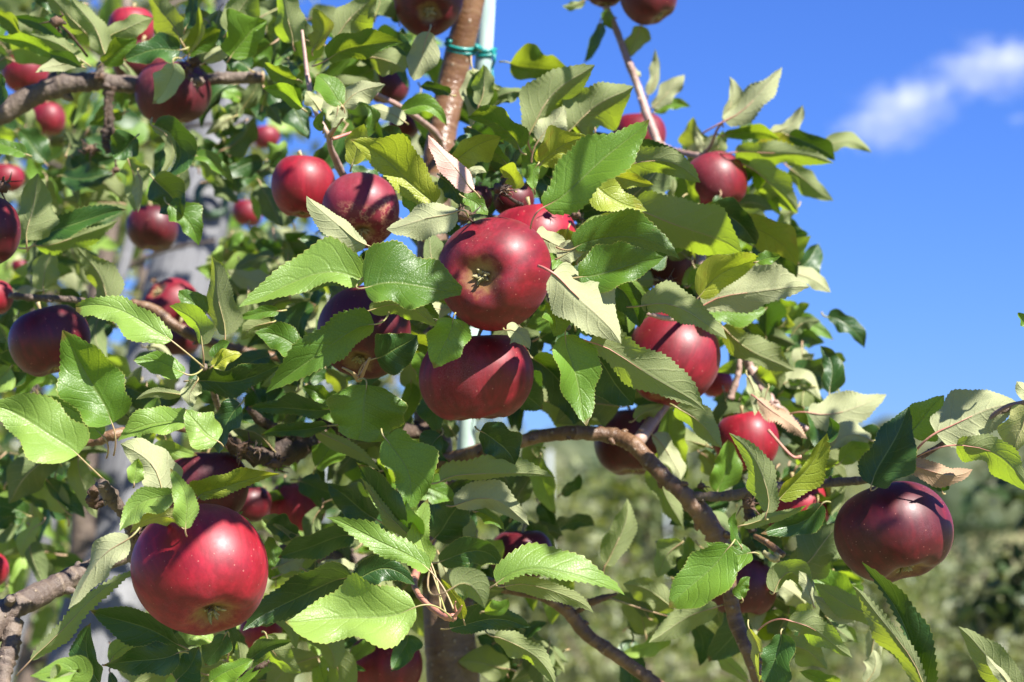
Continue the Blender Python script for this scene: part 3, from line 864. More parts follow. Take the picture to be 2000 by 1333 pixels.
# ---------------------------------------------------------------- the apple tree in front: wood
tree = empty('apple_tree', P(905, 1333, 1.72)); tree.location.z = 0.0
tag(tree, 'main apple tree in front, its leaves and twigs filling most of the picture', 'tree')
TR = [(930, -60, 50, 1.80), (925, -20, 52, 1.80), (905, 70, 55, 1.80), (884, 160, 56, 1.80), (866, 250, 56, 1.79), (854, 330, 60, 1.78), (846, 480, 64, 1.77),
      (842, 650, 68, 1.76), (845, 850, 74, 1.75), (858, 1000, 84, 1.74), (872, 1150, 96, 1.73), (886, 1333, 106, 1.72)]
pts, rad = pxcurve(TR, 8)
a, bot = Vector(pts[-1]), Vector(tree.location)
for k in range(1, 15):
    q = a.lerp(bot, k / 14); pts.append(np.array(q)); rad.append(0.0205 + 0.012 * (k / 14) ** 2)
mid = 40
v, f, uv = tube_geo(pts, rad, 22, 0.05, 3)
TRB = bark_material('bark trunk', (0.10, 0.062, 0.036), (0.19, 0.12, 0.075), (0.23, 0.165, 0.11), 0.5, 0.5)
TRT = bark_material('bark young leader', (0.12, 0.056, 0.026), (0.20, 0.105, 0.05), (0.27, 0.17, 0.10), 0.3, 0.35)
cut = 42 * 22
lo = mesh_obj('trunk', v, [q for q in f if max(q) >= cut or len(q) > 4], TRB, tree, origin=bot, uv=uv)
up = mesh_obj('leader', v, [q for q in f if max(q) < cut], TRT, tree, origin=pts[41], uv=uv)

def branch(spec, mat, seg=14, lump=0.2, seed=1, n=8, name='branch'):
    return tube(name, spec, mat, tree, seg, n, lump, seed)

branch([(-60, 240, 44, 1.80), (0, 222, 44, 1.80), (60, 190, 42, 1.80), (120, 167, 44, 1.80), (190, 160, 36, 1.80), (260, 165, 34, 1.80), (330, 162, 26, 1.8), (400, 156, 24, 1.8), (450, 153, 24, 1.80), (511, 152, 24, 1.80)], BARKG, seed=2)
branch([(512, 152, 25, 1.80), (516, 152, 25, 1.8)], PETI, seed=2, name='cut_end')
branch([(215, 170, 22, 1.79), (212, 205, 17, 1.79), (217, 250, 14, 1.79), (228, 285, 10, 1.79)], BARKD, lump=0.5, seed=4, name='spur')
branch([(208, 195, 10, 1.78), (206, 240, 5, 1.78), (207, 250, 16, 1.78), (206, 275, 18, 1.78), (212, 300, 12, 1.78)], BARKD, lump=0.6, seed=5, name='spur')
branch([(205, 118, 8, 1.79), (196, 130, 16, 1.79), (195, 158, 22, 1.79)], BARKG, lump=0.5, seed=6, name='spur')
branch([(860, 905, 34, 1.72), (930, 885, 30, 1.66), (1000, 868, 27, 1.60), (1060, 851, 27, 1.60), (1130, 846, 28, 1.59), (1195, 852, 31, 1.59), (1240, 872, 33, 1.58), (1290, 925, 31, 1.57), (1345, 975, 34, 1.56), (1385, 1025, 42, 1.56), (1412, 1075, 36, 1.56), (1424, 1150, 30, 1.55), (1436, 1210, 30, 1.55), (1462, 1275, 30, 1.54), (1490, 1345, 30, 1.54)], BARK, seed=7, lump=0.24)
branch([(1348, 970, 18, 1.56), (1400, 970, 19, 1.55), (1445, 966, 22, 1.54), (1490, 955, 24, 1.53), (1560, 948, 18, 1.52), (1640, 942, 18, 1.50), (1700, 935, 16, 1.48), (1760, 908, 13, 1.46), (1800, 892, 11, 1.45), (1860, 855, 10, 1.44), (1930, 818, 9, 1.43), (2020, 782, 8, 1.42)], BARKG, seed=8)
branch([(1930, 818.5, 10, 1.43), (1965, 795, 9, 1.42), (2010, 783, 9, 1.41), (2060, 760, 8, 1.4)], TWIGP, seed=9, lump=0.1, name='twig')
branch([(1465, 962, 20, 1.54), (1462, 1000, 24, 1.54), (1470, 1040, 16, 1.54)], BARKD, lump=0.5, seed=10, name='spur')
branch([(900, 1120, 26, 1.72), (950, 1140, 26, 1.66), (1010, 1152, 24, 1.62), (1065, 1166, 24, 1.6), (1110, 1196, 26, 1.6), (1150, 1242, 27, 1.6), (1220, 1292, 26, 1.6), (1300, 1350, 26, 1.6)], BARK, seed=11)
branch([(-40, 1250, 60, 1.44), (0, 1205, 56, 1.45), (40, 1180, 46, 1.46), (100, 1150, 44, 1.48), (170, 1115, 38, 1.50), (240, 1085, 34, 1.54), (330, 1065, 34, 1.6), (500, 1080, 32, 1.66), (700, 1095, 30, 1.72), (860, 1100, 30, 1.73)], BARKG, seed=12)
branch([(28, 1215, 40, 1.45), (20, 1265, 38, 1.44), (8, 1300, 34, 1.43), (5, 1350, 30, 1.42)], BARKG, lump=0.4, seed=13, name='spur')
branch([(15, 1180, 18, 1.45), (22, 1168, 16, 1.44)], BARKG, lump=0.5, seed=13, name='spur')
branch([(196, 945, 22, 1.38), (215, 968, 26, 1.39), (232, 992, 26, 1.40), (255, 1022, 26, 1.42), (268, 1060, 30, 1.46), (262, 1085, 26, 1.5)], BARKG, lump=0.55, seed=14, name='spur')
branch([(172, 965, 8, 1.40), (185, 955, 16, 1.40), (180, 985, 20, 1.41), (205, 980, 14, 1.41)], DRY, lump=0.6, seed=15, name='spur')
branch([(285, 1020, 26, 1.44), (275, 1050, 32, 1.46), (268, 1095, 20, 1.5)], BARKD, lump=0.6, seed=15, name='spur')
branch([(850, 840, 34, 1.74), (760, 842, 36, 1.70), (680, 832, 44, 1.66), (620, 852, 60, 1.64), (560, 880, 58, 1.62), (500, 890, 34, 1.60), (440, 860, 26, 1.58), (425, 840, 16, 1.57)], BARKD, lump=0.55, seed=16)
branch([(485, 798, 12, 1.58), (520, 830, 22, 1.60), (590, 860, 34, 1.63)], BARKD, lump=0.4, seed=17, name='spur')
branch([(842, 700, 20, 1.76), (700, 700, 18, 1.76), (560, 700, 18, 1.75), (420, 672, 20, 1.74), (350, 642, 22, 1.73), (300, 605, 20, 1.73), (255, 590, 12, 1.73)], BARK, seed=18)
branch([(398, 716, 14, 1.44), (402, 730, 18, 1.46), (415, 760, 12, 1.5), (440, 840, 14, 1.57)], BARKG, lump=0.4, seed=19, name='spur')
branch([(1182, 12, 13, 1.88), (1205, 62, 14, 1.88), (1226, 118, 15, 1.87), (1245, 168, 15, 1.87), (1262, 220, 17, 1.86), (1283, 275, 17, 1.85), (1302, 330, 14, 1.83), (1322, 372, 16, 1.8), (1350, 430, 20, 1.75), (1370, 520, 22, 1.7), (1360, 700, 24, 1.66), (1290, 800, 26, 1.62), (1245, 865, 26, 1.59)], TWIG, seed=20, lump=0.15)
branch([(1283, 278, 10, 1.85), (1320, 295, 12, 1.82), (1372, 306, 13, 1.79), (1400, 304, 10, 1.78), (1430, 306, 7, 1.77)], TWIG, seed=21, lump=0.3, name='twig')
branch([(1372, 306, 9, 1.79), (1388, 285, 6, 1.78), (1400, 255, 5, 1.77), (1412, 238, 5, 1.76)], PETR, seed=22, lump=0.1, name='twig')
branch([(1455, 690, 18, 1.72), (1470, 730, 20, 1.72), (1500, 780, 22, 1.70), (1540, 815, 14, 1.70), (1590, 850, 10, 1.7)], TWIG, lump=0.5, seed=23, name='spur')
branch([(1445, 700, 8, 1.7), (1440, 740, 12, 1.7), (1425, 780, 14, 1.7)], TWIG, lump=0.5, seed=24, name='spur')
branch([(1500, 840, 6, 1.55), (1545, 890, 6, 1.55), (1565, 893, 8, 1.55)], PETR, lump=0.1, seed=25, name='twig')
branch([(1400, 500, 14, 1.7), (1440, 600, 18, 1.72), (1462, 700, 22, 1.72)], BARKG, lump=0.2, seed=25)
branch([(712, 178, 9, 1.66), (740, 188, 11, 1.67), (790, 214, 11, 1.69), (850, 260, 13, 1.74), (866, 300, 14, 1.77)], TWIG, seed=26, name='twig')
branch([(590, 60, 6, 1.58), (598, 130, 9, 1.57), (604, 170, 10, 1.56), (612, 210, 8, 1.55), (640, 262, 10, 1.54), (650, 300, 14, 1.56), (700, 380, 16, 1.62), (840, 470, 18, 1.74)], TWIG, seed=27)
branch([(645, 265, 10, 1.54), (665, 230, 6, 1.52), (668, 208, 5, 1.5)], PETI, seed=28, name='twig')
branch([(650, 272, 7, 1.54), (690, 258, 5, 1.55)], PETR, seed=28, name='twig')
branch([(888, 1206, 16, 1.355), (872, 1205, 15, 1.36), (845, 1188, 13, 1.38), (815, 1158, 11, 1.42), (812, 1120, 16, 1.6), (850, 1050, 22, 1.7)], PETR, seed=29, lump=0.3, name='spur')
branch([(888, 1204, 7, 1.352), (898, 1192, 5, 1.345), (902, 1183, 2, 1.34)], PETR, seed=29, name='bud')
branch([(892, 1198, 7, 1.352), (888, 1185, 4, 1.348), (890, 1175, 2, 1.345)], PETR, seed=30, name='bud')
branch([(700, 742, 12, 1.43), (690, 730, 7, 1.42), (668, 718, 4, 1.42)], PETI, seed=31, name='twig')
branch([(702, 742, 10, 1.43), (722, 700, 5, 1.41)], PETI, seed=32, name='twig')
branch([(765, 500, 12, 1.39), (800, 540, 14, 1.45), (842, 620, 20, 1.72)], TWIG, seed=33, name='spur')
branch([(1110, 640, 12, 1.42), (1085, 600, 16, 1.46), (1060, 540, 18, 1.5), (1045, 500, 20, 1.55), (1000, 440, 22, 1.62), (850, 420, 24, 1.76)], BARKG, seed=34)
branch([(1222, 600, 8, 1.46), (1300, 622, 10, 1.54), (1340, 620, 12, 1.58), (1380, 630, 14, 1.66)], TWIG, seed=35, name='spur')
branch([(1205, 1160, 6, 1.58), (1165, 1172, 14, 1.58), (1150, 1180, 12, 1.59), (1120, 1200, 10, 1.6)], DRY, seed=36, lump=0.4, name='spur')
branch([(526, 1290, 8, 1.40), (505, 1305, 13, 1.40), (480, 1320, 16, 1.41), (440, 1345, 18, 1.42)], BARKD, seed=37, lump=0.5, name='spur')
branch([(1475, 1048, 10, 1.50), (1500, 1062, 14, 1.48), (1530, 1085, 14, 1.47)], BARK, seed=38, lump=0.3, name='spur')
branch([(1522, 1082, 14, 1.46), (1512, 1092, 13, 1.46), (1490, 1078, 10, 1.46)], SEPAL, seed=39, lump=0.5, name='bud')
branch([(150, 862, 14, 1.5), (190, 860, 22, 1.5), (240, 845, 20, 1.5), (330, 835, 16, 1.55), (440, 850, 14, 1.58)], BARK, seed=40, lump=0.4)
branch([(20, 578, 12, 1.6), (70, 582, 14, 1.62), (130, 585, 13, 1.64), (190, 590, 12, 1.7), (255, 592, 12, 1.73)], BARKG, seed=41, lump=0.4)

branch([(928, -60, 30, 1.80), (990, -220, 28, 1.6), (1150, -330, 26, 1.4), (1400, -400, 22, 1.25), (1750, -420, 14, 1.15)], BARK, seed=43)  # this and the next two boughs are added, unseen, to carry shading leaves
branch([(1150, -330, 16, 1.4), (1300, -250, 12, 1.5), (1500, -260, 8, 1.45), (1800, -300, 5, 1.4)], BARK, seed=44)
branch([(928, -90, 24, 1.80), (800, -260, 20, 1.7), (600, -340, 14, 1.7)], BARK, seed=45)
# ---------------------------------------------------------------- the apple tree in front: leaves
nleaf = 0
LEAFQ = []
for line in LEAVES.strip().split('\n'):
    k, kind, pm = parse(line)
    LEAFQ.append((k, kind, pm, True))
def rand_leaf(r, x, y, D, L, ang=None, modes=('tl', 'tl', 'td', 'ub', 'us', 'ul', 'tb', 'tm')):
    a = r.uniform(0, 6.28) if ang is None else ang
    bend = r.uniform(-0.16, 0.16) * L
    T = (x + math.cos(a) * L, y + math.sin(a) * L + 0.15 * L)
    M = ((x + T[0]) / 2 - math.sin(a) * bend, (y + T[1]) / 2 + math.cos(a) * bend - 0.05 * L)
    mode = r.choice(modes)
    top, r0, r1 = MODES[mode]
    w = L * r.uniform(0.2, 0.32)
    k = dict(B=(x, y), M=M, T=T, wa=w * r.uniform(.5, 1.1), wb=w * r.uniform(.5, 1.1), top=top, rho0=r0 + r.uniform(-14, 14), rho1=r1 + r.uniform(-20, 20), D=D,
             seed=r.randint(0, 99999), wave=r.uniform(0.9, 2.6), arch=r.uniform(-.15, .2) * L, zt=r.uniform(-.4, .4) * L, fold=r.uniform(14, 38), curl=r.uniform(-.8, 1.2))
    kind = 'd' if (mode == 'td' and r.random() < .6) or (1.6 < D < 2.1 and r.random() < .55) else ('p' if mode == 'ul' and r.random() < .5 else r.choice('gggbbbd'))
    return k, kind
FILL = '''
1080,920,1.72,0 1340,1230,1.7,1 1240,1240,1.75,0 1330,1110,1.72,1 1610,960,1.66,2 1670,900,1.66,0 1600,840,1.7,1 1100,1060,1.72,0 1560,1120,1.7,3 1640,1180,1.66,1 1500,620,1.8,2 1420,330,1.82,1 1560,350,1.84,0 40,250,2.0,6 180,300,2.0,6 380,330,1.95,6 90,480,1.95,6 560,470,1.95,5 640,120,1.9,6 520,40,1.9,6 840,200,1.8,4 820,380,1.8,6 940,560,1.7,5 1010,620,1.7,5 1080,600,1.66,5 1220,620,1.7,6 1270,560,1.72,6 1160,330,1.7,6 1080,260,1.66,5 1400,420,1.75,4 1440,500,1.8,5 1500,480,1.8,3 1380,700,1.8,5 1440,780,1.8,5 1520,850,1.78,4 1480,1000,1.75,6 1540,1060,1.7,5 1500,1180,1.7,5 1590,1150,1.68,3 1380,1130,1.72,3 700,860,1.75,6 600,780,1.75,6 780,900,1.75,6 500,880,1.8,5 680,1050,1.75,6 560,1000,1.8,5 780,1120,1.75,6 900,980,1.8,5 620,1200,1.75,5 480,1280,1.75,4 380,1300,1.6,5 200,1250,1.6,4 20,900,1.85,6 60,1100,1.9,6 30,1000,1.9,5 20,640,1.85,5 450,800,1.75,5 330,760,1.9,4 560,540,2.0,5 1000,740,1.7,5 1100,700,1.75,5 1280,820,1.75,3 1040,1250,1.7,2 940,1120,1.75,4
60,560,1.85,7 130,330,1.9,6 480,560,1.9,6 440,470,2.0,5 560,540,1.8,5 620,240,1.75,7 760,130,1.8,7 700,60,1.75,7 560,110,1.75,7
480,200,1.85,7 420,260,1.9,6 520,330,1.9,6 380,60,1.75,6 120,20,1.75,6 30,120,1.8,6 900,330,1.65,7 980,220,1.7,5 1060,340,1.65,7 1150,420,1.65,7
1300,430,1.7,6 1250,500,1.62,6 1400,500,1.72,6 1350,620,1.7,6 1470,560,1.78,5 1100,520,1.55,6 1120,640,1.6,7 1180,780,1.66,6 800,700,1.6,6 620,720,1.65,6
520,760,1.65,6 300,900,1.6,6 460,960,1.62,7 620,960,1.62,7 760,960,1.6,6 920,900,1.7,5 900,1060,1.62,6 700,1160,1.6,7 560,1130,1.58,6 420,1280,1.55,6
100,900,1.7,7 60,1010,1.75,6 60,740,1.7,6 250,740,1.65,6 1000,1000,1.75,3 1560,940,1.65,4 1480,1120,1.65,5 1600,1200,1.62,3 1420,900,1.72,5 1500,700,1.8,5
1560,760,1.78,4 1340,760,1.7,4 260,1300,1.5,5 520,1290,1.65,6 660,1290,1.62,4 1000,1290,1.7,3 770,330,1.7,4 660,520,1.62,5 850,560,1.6,5 
1230,350,1.72,5 1340,330,1.82,3 1500,330,1.84,3 240,180,1.85,5 200,640,1.85,6 560,640,1.75,6 1550,620,1.8,3 960,480,1.65,5
'''
fr = random.Random(21)
for tok in FILL.split():
    x, y, D, n = tok.split(','); x = float(x); y = float(y); D = float(D); n = int(n)
    a0 = fr.uniform(0, 6.28)
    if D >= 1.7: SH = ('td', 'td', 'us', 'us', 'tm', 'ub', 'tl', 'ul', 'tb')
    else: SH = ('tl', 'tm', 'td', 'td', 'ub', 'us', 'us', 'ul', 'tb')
    n += 3
    for j in range(n):
        L = fr.uniform(60, 135) * 1.6 / D
        k, kind = rand_leaf(fr, x + fr.gauss(0, 32), y + fr.gauss(0, 32), D + fr.uniform(-.04, .05), L, a0 + j * 6.28 / n + fr.uniform(-.4, .4),
                            modes=SH)
        LEAFQ.append((k, kind, None, False))
# leaf clusters added out of view towards the sun, to shade chosen spots
def toward_sun(x, y, D, t):
    q = Vector(((x - 1000) / FPX * D, (666.5 - y) / FPX * D, -D)) + SUN_CAM * t
    return q.x / -q.z * FPX + 1000, 666.5 - q.y / -q.z * FPX, -q.z
SHADE = '''620,1040,1.5 560,1150,1.46 660,1120,1.46 780,1010,1.44 480,1190,1.46 270,1260,1.4 180,1320,1.42 330,1310,1.42 96,666,1.55 60,600,1.6 1450,1150,1.66 1236,870,1.74
712,650,1.52 700,720,1.5 402,950,1.6 360,900,1.6 338,182,1.8 836,4,1.76 1310,515,1.76 980,870,1.45 715,780,1.4 130,980,1.7 60,1050,1.8 1018,1084,1.66 880,1010,1.5 560,880,1.62 470,860,1.6
1100,1290,1.6 1440,1250,1.55 1560,1080,1.5 1650,1080,1.44 1735,860,1.4 1230,1130,1.6 -30,450,1.5 760,168,1.9 740,1290,1.68 460,745,1.45 600,700,1.6 1205,750,1.45 940,1220,1.4 250,80,1.7
1450,1110,1.62 1475,1170,1.62 1430,1180,1.62 1210,840,1.70 1260,890,1.70 1310,480,1.72 1300,550,1.72 50,640,1.52 130,680,1.52 402,920,1.56 450,960,1.56 338,160,1.76 300,200,1.76 712,630,1.48 690,700,1.48 1680,1080,1.40 1700,990,1.40 400,430,3.1 340,500,3.05 300,540,3.05 200,1000,2.9 170,1100,2.85 150,1200,2.85 230,900,2.9 410,350,3.1 440,180,3.2 130,1280,2.85 150,480,1.65 80,400,1.58 500,240,1.9 640,330,1.8 1340,640,1.7 1060,900,1.6 850,900,1.75 860,1250,1.74 1180,850,1.59 1410,1060,1.56 1440,1200,1.55 1180,1265,1.6 1100,1190,1.6 170,1180,2.8 250,620,3.0 150,1050,2.85'''
sr = random.Random(4)
OCCLUDERS = []
for tok in SHADE.split():
    x, y, D = (float(q) for q in tok.split(','))
    t = (y + 330) / FPX * D / SUN_CAM.y * 1.05
    x2, y2, D2 = toward_sun(x, y, D, max(t, .12))
    OCCLUDERS.append((x2, y2, D2))
    a0 = sr.uniform(0, 6.28)
    for j in range(4):
        a = a0 + j * 2.1
        L = 160 * 1.4 / D2
        k, kind = rand_leaf(sr, x2 - math.cos(a) * L * .5 + sr.uniform(-40, 40), y2 - math.sin(a) * L * .4 + sr.uniform(-25, 25), D2, L, a, modes=('ub', 'us', 'tl'))
        LEAFQ.append((k, kind, None, False))
# leave the sun a way in to what the photograph shows lit
LIT = [np.array(Vector(((x - 1000) / FPX * d, (666.5 - y) / FPX * d, -d))) for x, y, d in
       [(690, 370, 1.52), (720, 400, 1.52), (750, 420, 1.52), (665, 400, 1.52), (570, 340, 1.62), (615, 400, 1.62), (925, 470, 1.38), (1030, 500, 1.38), (1020, 580, 1.38), (960, 600, 1.38), (1005, 720, 1.42), (950, 790, 1.42), (890, 770, 1.42), (500, 1100, 1.33), (400, 1180, 1.33), (1290, 680, 1.56), (1370, 740, 1.56), (1000, 420, 1.5),
        (965, 480, 1.38), (1000, 540, 1.38), (420, 1090, 1.33), (470, 1110, 1.33), (340, 1130, 1.33), (950, 740, 1.42), (600, 545, 1.36), (800, 540, 1.34), (1320, 680, 1.56), (1350, 700, 1.56), (1110, 1110, 1.34), (690, 1200, 1.33), (590, 350, 1.62),
        (610, 330, 1.62), (700, 385, 1.52), (740, 380, 1.52), (1150, 590, 1.36), (1165, 320, 1.33), (1397, 345, 1.73), (1375, 1120, 1.35), (1790, 1000, 1.39), (60, 830, 1.3), (190, 740, 1.33), (240, 620, 1.35), (1050, 420, 1.52), (1440, 840, 1.64), (770, 335, 1.39), (640, 670, 1.37), (820, 425, 1.36), (740, 1055, 1.35), (800, 920, 1.38), (1125, 740, 1.37)]]
sc_ = np.array(SUN_CAM)
KEEP = [(930 - .27 * y, y, 36, 1.75) for y in range(-20, 300, 30)] + [(483 - .236 * y, y, 45, 2.8) for y in list(range(380, 560, 40)) + list(range(920, 1300, 40))]
KEEP += [(x, y, 22, 1.55) for x, y in [(1020, 862), (1070, 851), (1120, 847), (1170, 849), (1215, 860), (1255, 890), (1290, 925), (1330, 962), (1370, 1005), (1405, 1060), (1432, 1200), (1460, 1270), (1150, 1242), (1220, 1292), (30, 200), (80, 180), (140, 165), (520, 152), (470, 152), (490, 890), (560, 880), (620, 850), (60, 1175), (120, 1145), (1560, 948), (1620, 943)]]
KEEP += [(x, y, w * .5, D - .07) for x, y, w, D in [a[:4] for a in APPLES]]
def covers(k):
    """would this filler leaf hide an apple, the leader or a bough that the photograph shows?"""
    for u in (.1, .35, .6, .85):
        x = k['B'][0] * (1 - u) + k['T'][0] * u; y = k['B'][1] * (1 - u) + k['T'][1] * u
        for ax_, ay_, r_, D_ in KEEP:
            if k['D'] < D_ + .04 and (x - ax_) ** 2 + (y - ay_) ** 2 < (r_ * .8) ** 2: return True
    return False
def keeps_light(k):
    D = k['D']; x = (k['B'][0] + k['T'][0]) / 2; y = (k['B'][1] + k['T'][1]) / 2
    q = np.array(((x - 1000) / FPX * D, (666.5 - y) / FPX * D, -D))
    rad = .5 * math.dist(k['B'], k['T']) / FPX * D * 1.05
    for h in LIT:
        w = q - h; t = w @ sc_
        if t > 0.01 and np.linalg.norm(w - t * sc_) < rad: return False
    return True
LEAFQ = [q for q in LEAFQ if q[3] or (keeps_light(q[0]) and not covers(q[0]))]
rest = Bag()
KI = {k: i for i, k in enumerate('gdbypkn')}
for i, (k, kind, pm, hand) in enumerate(LEAFQ):
    if 'seed' not in k: k['seed'] = i + 1
    if hand:
        if 'curl' not in k: k['curl'] = random.Random(i).uniform(-.8, 1.2)
        if 'fold' not in k: k['fold'] = random.Random(i + 7).uniform(18, 36)
        if 'wave' not in k: k['wave'] = random.Random(i + 9).uniform(1.0, 2.2)
        k['rho1'] += random.Random(i + 11).uniform(-16, 12)
        k['D'] += 0.0007 * ((i * 7) % 5)
    V, F, UV, MI = leaf_geo(**k, **({} if hand else dict(nu=22, nv=3, serr=0.6)))
    rv = rng.random() * 0.999
    if nleaf < 300:
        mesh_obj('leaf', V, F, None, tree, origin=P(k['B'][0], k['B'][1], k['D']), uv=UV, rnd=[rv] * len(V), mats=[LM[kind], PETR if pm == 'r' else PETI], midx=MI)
        nleaf += 1
    else:
        for kk in set(MI):
            pass
        o = rest.n
        rest.v.append(V); rest.f += [tuple(q + o for q in ff) for ff in F]; rest.n += len(V)
        rest.uv += UV; rest.r += [rv] * len(V); rest.m += [7 if m else KI[kind] for m in MI]
print('leaves', len(LEAFQ), nleaf)
if rest.n:
    o = rest.build('leaves', None, tree, mats=[LM[k] for k in 'gdbypkn'] + [PETI]); tag(o, kind='stuff')  # also holds the clusters added outside the view to cast shade

# withered flowers and fruitlets that stayed on the spurs
def withered(x, y, size, D, mat=DRY, seed=1, spikes=9, stem=None, name='withered_flower', parent=tree, squash=0.8):
    r = random.Random(seed)
    bag = Bag()
    c = P(x, y, D); rr = size * 0.5 * D / FPX
    bm = bmesh.new(); bmesh.ops.create_icosphere(bm, subdivisions=2, radius=1)
    vs = []
    for q in bm.verts:
        d = q.co.normalized()
        s = rr * 0.62 * (1 + 0.45 * noise.noise(d * 2.3 + Vector((seed, 0, 0))) + 0.25 * noise.noise(d * 6 + Vector((0, seed, 0))))
        vs.append(np.array(c + Vector((d.x * s, d.y * s, d.z * s * squash))))
    bag.add(vs, [tuple(w.index for w in ff.verts) for ff in bm.faces]); bm.free()
    for j in range(spikes):
        d = Vector((r.gauss(0, 1), r.gauss(0, 1), r.gauss(0, 1))).normalized()
        p0 = c + d * rr * .4; p1 = c + d * rr * 0.8 + Vector((r.uniform(-.3, .3), 0, r.uniform(-.3, .3))) * rr; p2 = c + d * rr * r.uniform(1.0, 1.5) + Vector((r.uniform(-.5, .5), r.uniform(-.4, .4), r.uniform(-.5, .5))) * rr
        pv, pf, pu = tube_geo([p0, p1, p2], [rr * .16, rr * .10, rr * .03], 4)
        bag.add(pv, pf, pu)
    if stem:
        pts2, rad2 = pxcurve([(x, y, 4, D)] + list(stem), 5)
        pv, pf, pu = tube_geo(pts2, rad2, 6)
        bag.add(pv, pf, pu)
    return bag.build(name, mat, parent, origin=c)
withered(110, 43, 44, 1.60, seed=3, spikes=5, stem=[(135, 65, 6, 1.61), (155, 90, 6, 1.62), (170, 110, 6, 1.64)], name='withered_fruitlet')
withered(975, 368, 44, 1.44, BARKD, 4, 12, [(1000, 390, 7, 1.45), (1020, 400, 7, 1.5)])
withered(988, 372, 30, 1.45, BARK, 41, 5)
withered(905, 420, 44, 1.39, DRY, 5, 14, [(925, 435, 5, 1.42)])
withered(380, 122, 40, 1.74, DRY, 6, 14, [(365, 135, 8, 1.76), (360, 155, 10, 1.78)])
withered(388, 160, 40, 1.73, BARKG, 7, 14)
withered(5, 365, 46, 1.52, DRY, 8, 8)
withered(178, 292, 36, 1.78, DRY, 9, 14, [(200, 296, 4, 1.78)])
withered(226, 332, 24, 1.72, DRY, 10, 8, [(226, 305, 3, 1.72)])
withered(1302, 556, 36, 1.52, DRY, 11, 16)
withered(1125, 420, 30, 1.52, DRY, 12, 8)
withered(540, 905, 40, 1.55, DRY, 13, 14)
withered(475, 875, 46, 1.54, DRY, 14, 14)
withered(440, 860, 30, 1.54, DRY, 15, 14)
withered(268, 1045, 34, 1.42, DRY, 16, 14)
withered(195, 150, 26, 1.77, DRY, 17, 10)
withered(1462, 985, 40, 1.52, DRY, 18, 14)
withered(300, 548, 18, 1.86, DRY, 19, 10)
withered(1085, 395, 26, 1.53, DRY, 20, 8)
withered(545, 838, 24, 1.56, DRY, 21, 10)
withered(1370, 950, 26, 1.56, DRY, 22, 6)
withered(505, 880, 26, 1.50, BARKD, 23, 10)

# ---------------------------------------------------------------- apples
def apple_mesh(Rr, h, seed, mat, nu=56, nv=34):
    r = random.Random(seed)
    V, F, UV = [], [], []
    ph = r.uniform(0, 6.28); tilt = r.uniform(-.06, .06); tp = r.uniform(0, 6.28)
    for i in range(nv + 1):
        a = math.pi * i / nv
        w = i / nv
        for j in range(nu):
            th = 2 * math.pi * j / nu
            s = math.sin(a) ** 0.88 if 0 < i < nv else 0.0
            rad = Rr * s * (1 + 0.03 * math.cos(a)) / 1.0
            lob = 0.02 * math.cos(5 * th + ph) * max(0, w - 0.45) ** 1.2 * 2.2
            lob += 0.018 * math.cos(3 * th + tp) + 0.012 * math.cos(2 * th + ph)
            rad *= (1 + lob)
            z = Rr * h * math.cos(a)
            z += Rr * (-0.42 * math.exp(-(a / 0.30) ** 2) - 0.03 * math.exp(-(a / 0.7) ** 2))
            b = math.pi - a
            z += Rr * (0.24 * math.exp(-(b / 0.30) ** 2) + 0.06 * math.exp(-(b / .6) ** 2) + 0.018 * math.cos(5 * th + ph) * math.exp(-((b - 0.45) / 0.25) ** 2) * -1)
            z += tilt * rad * math.cos(th + tp)
            V.append((rad * math.cos(th), rad * math.sin(th), z)); UV.append((j / nu, w))
    for i in range(nv):
        for j in range(nu):
            j2 = (j + 1) % nu
            if i == 0: F.append((j, (i + 1) * nu + j, (i + 1) * nu + j2))
            elif i == nv - 1: F.append((i * nu + j, (i + 1) * nu + j, i * nu + j2))
            else: F.append((i * nu + j, (i + 1) * nu + j, (i + 1) * nu + j2, i * nu + j2))
    return V, F, UV

def local_obj(name, V, F, mat, parent, uv=None, mats=None, midx=None):
    me = bpy.data.meshes.new(name); me.from_pydata([tuple(q) for q in V], [], F)
    me.polygons.foreach_set('use_smooth', [True] * len(me.polygons))
    if uv is not None:
        ul = me.uv_layers.new(name='UVMap'); li = np.empty(len(me.loops), dtype=np.int32); me.loops.foreach_get('vertex_index', li)
        ul.data.foreach_set('uv', np.asarray(uv, dtype=np.float32)[li].ravel())
    me.materials.append(mat); me.update()
    o = bpy.data.objects.new(name, me); col.objects.link(o); o.parent = parent
    return o

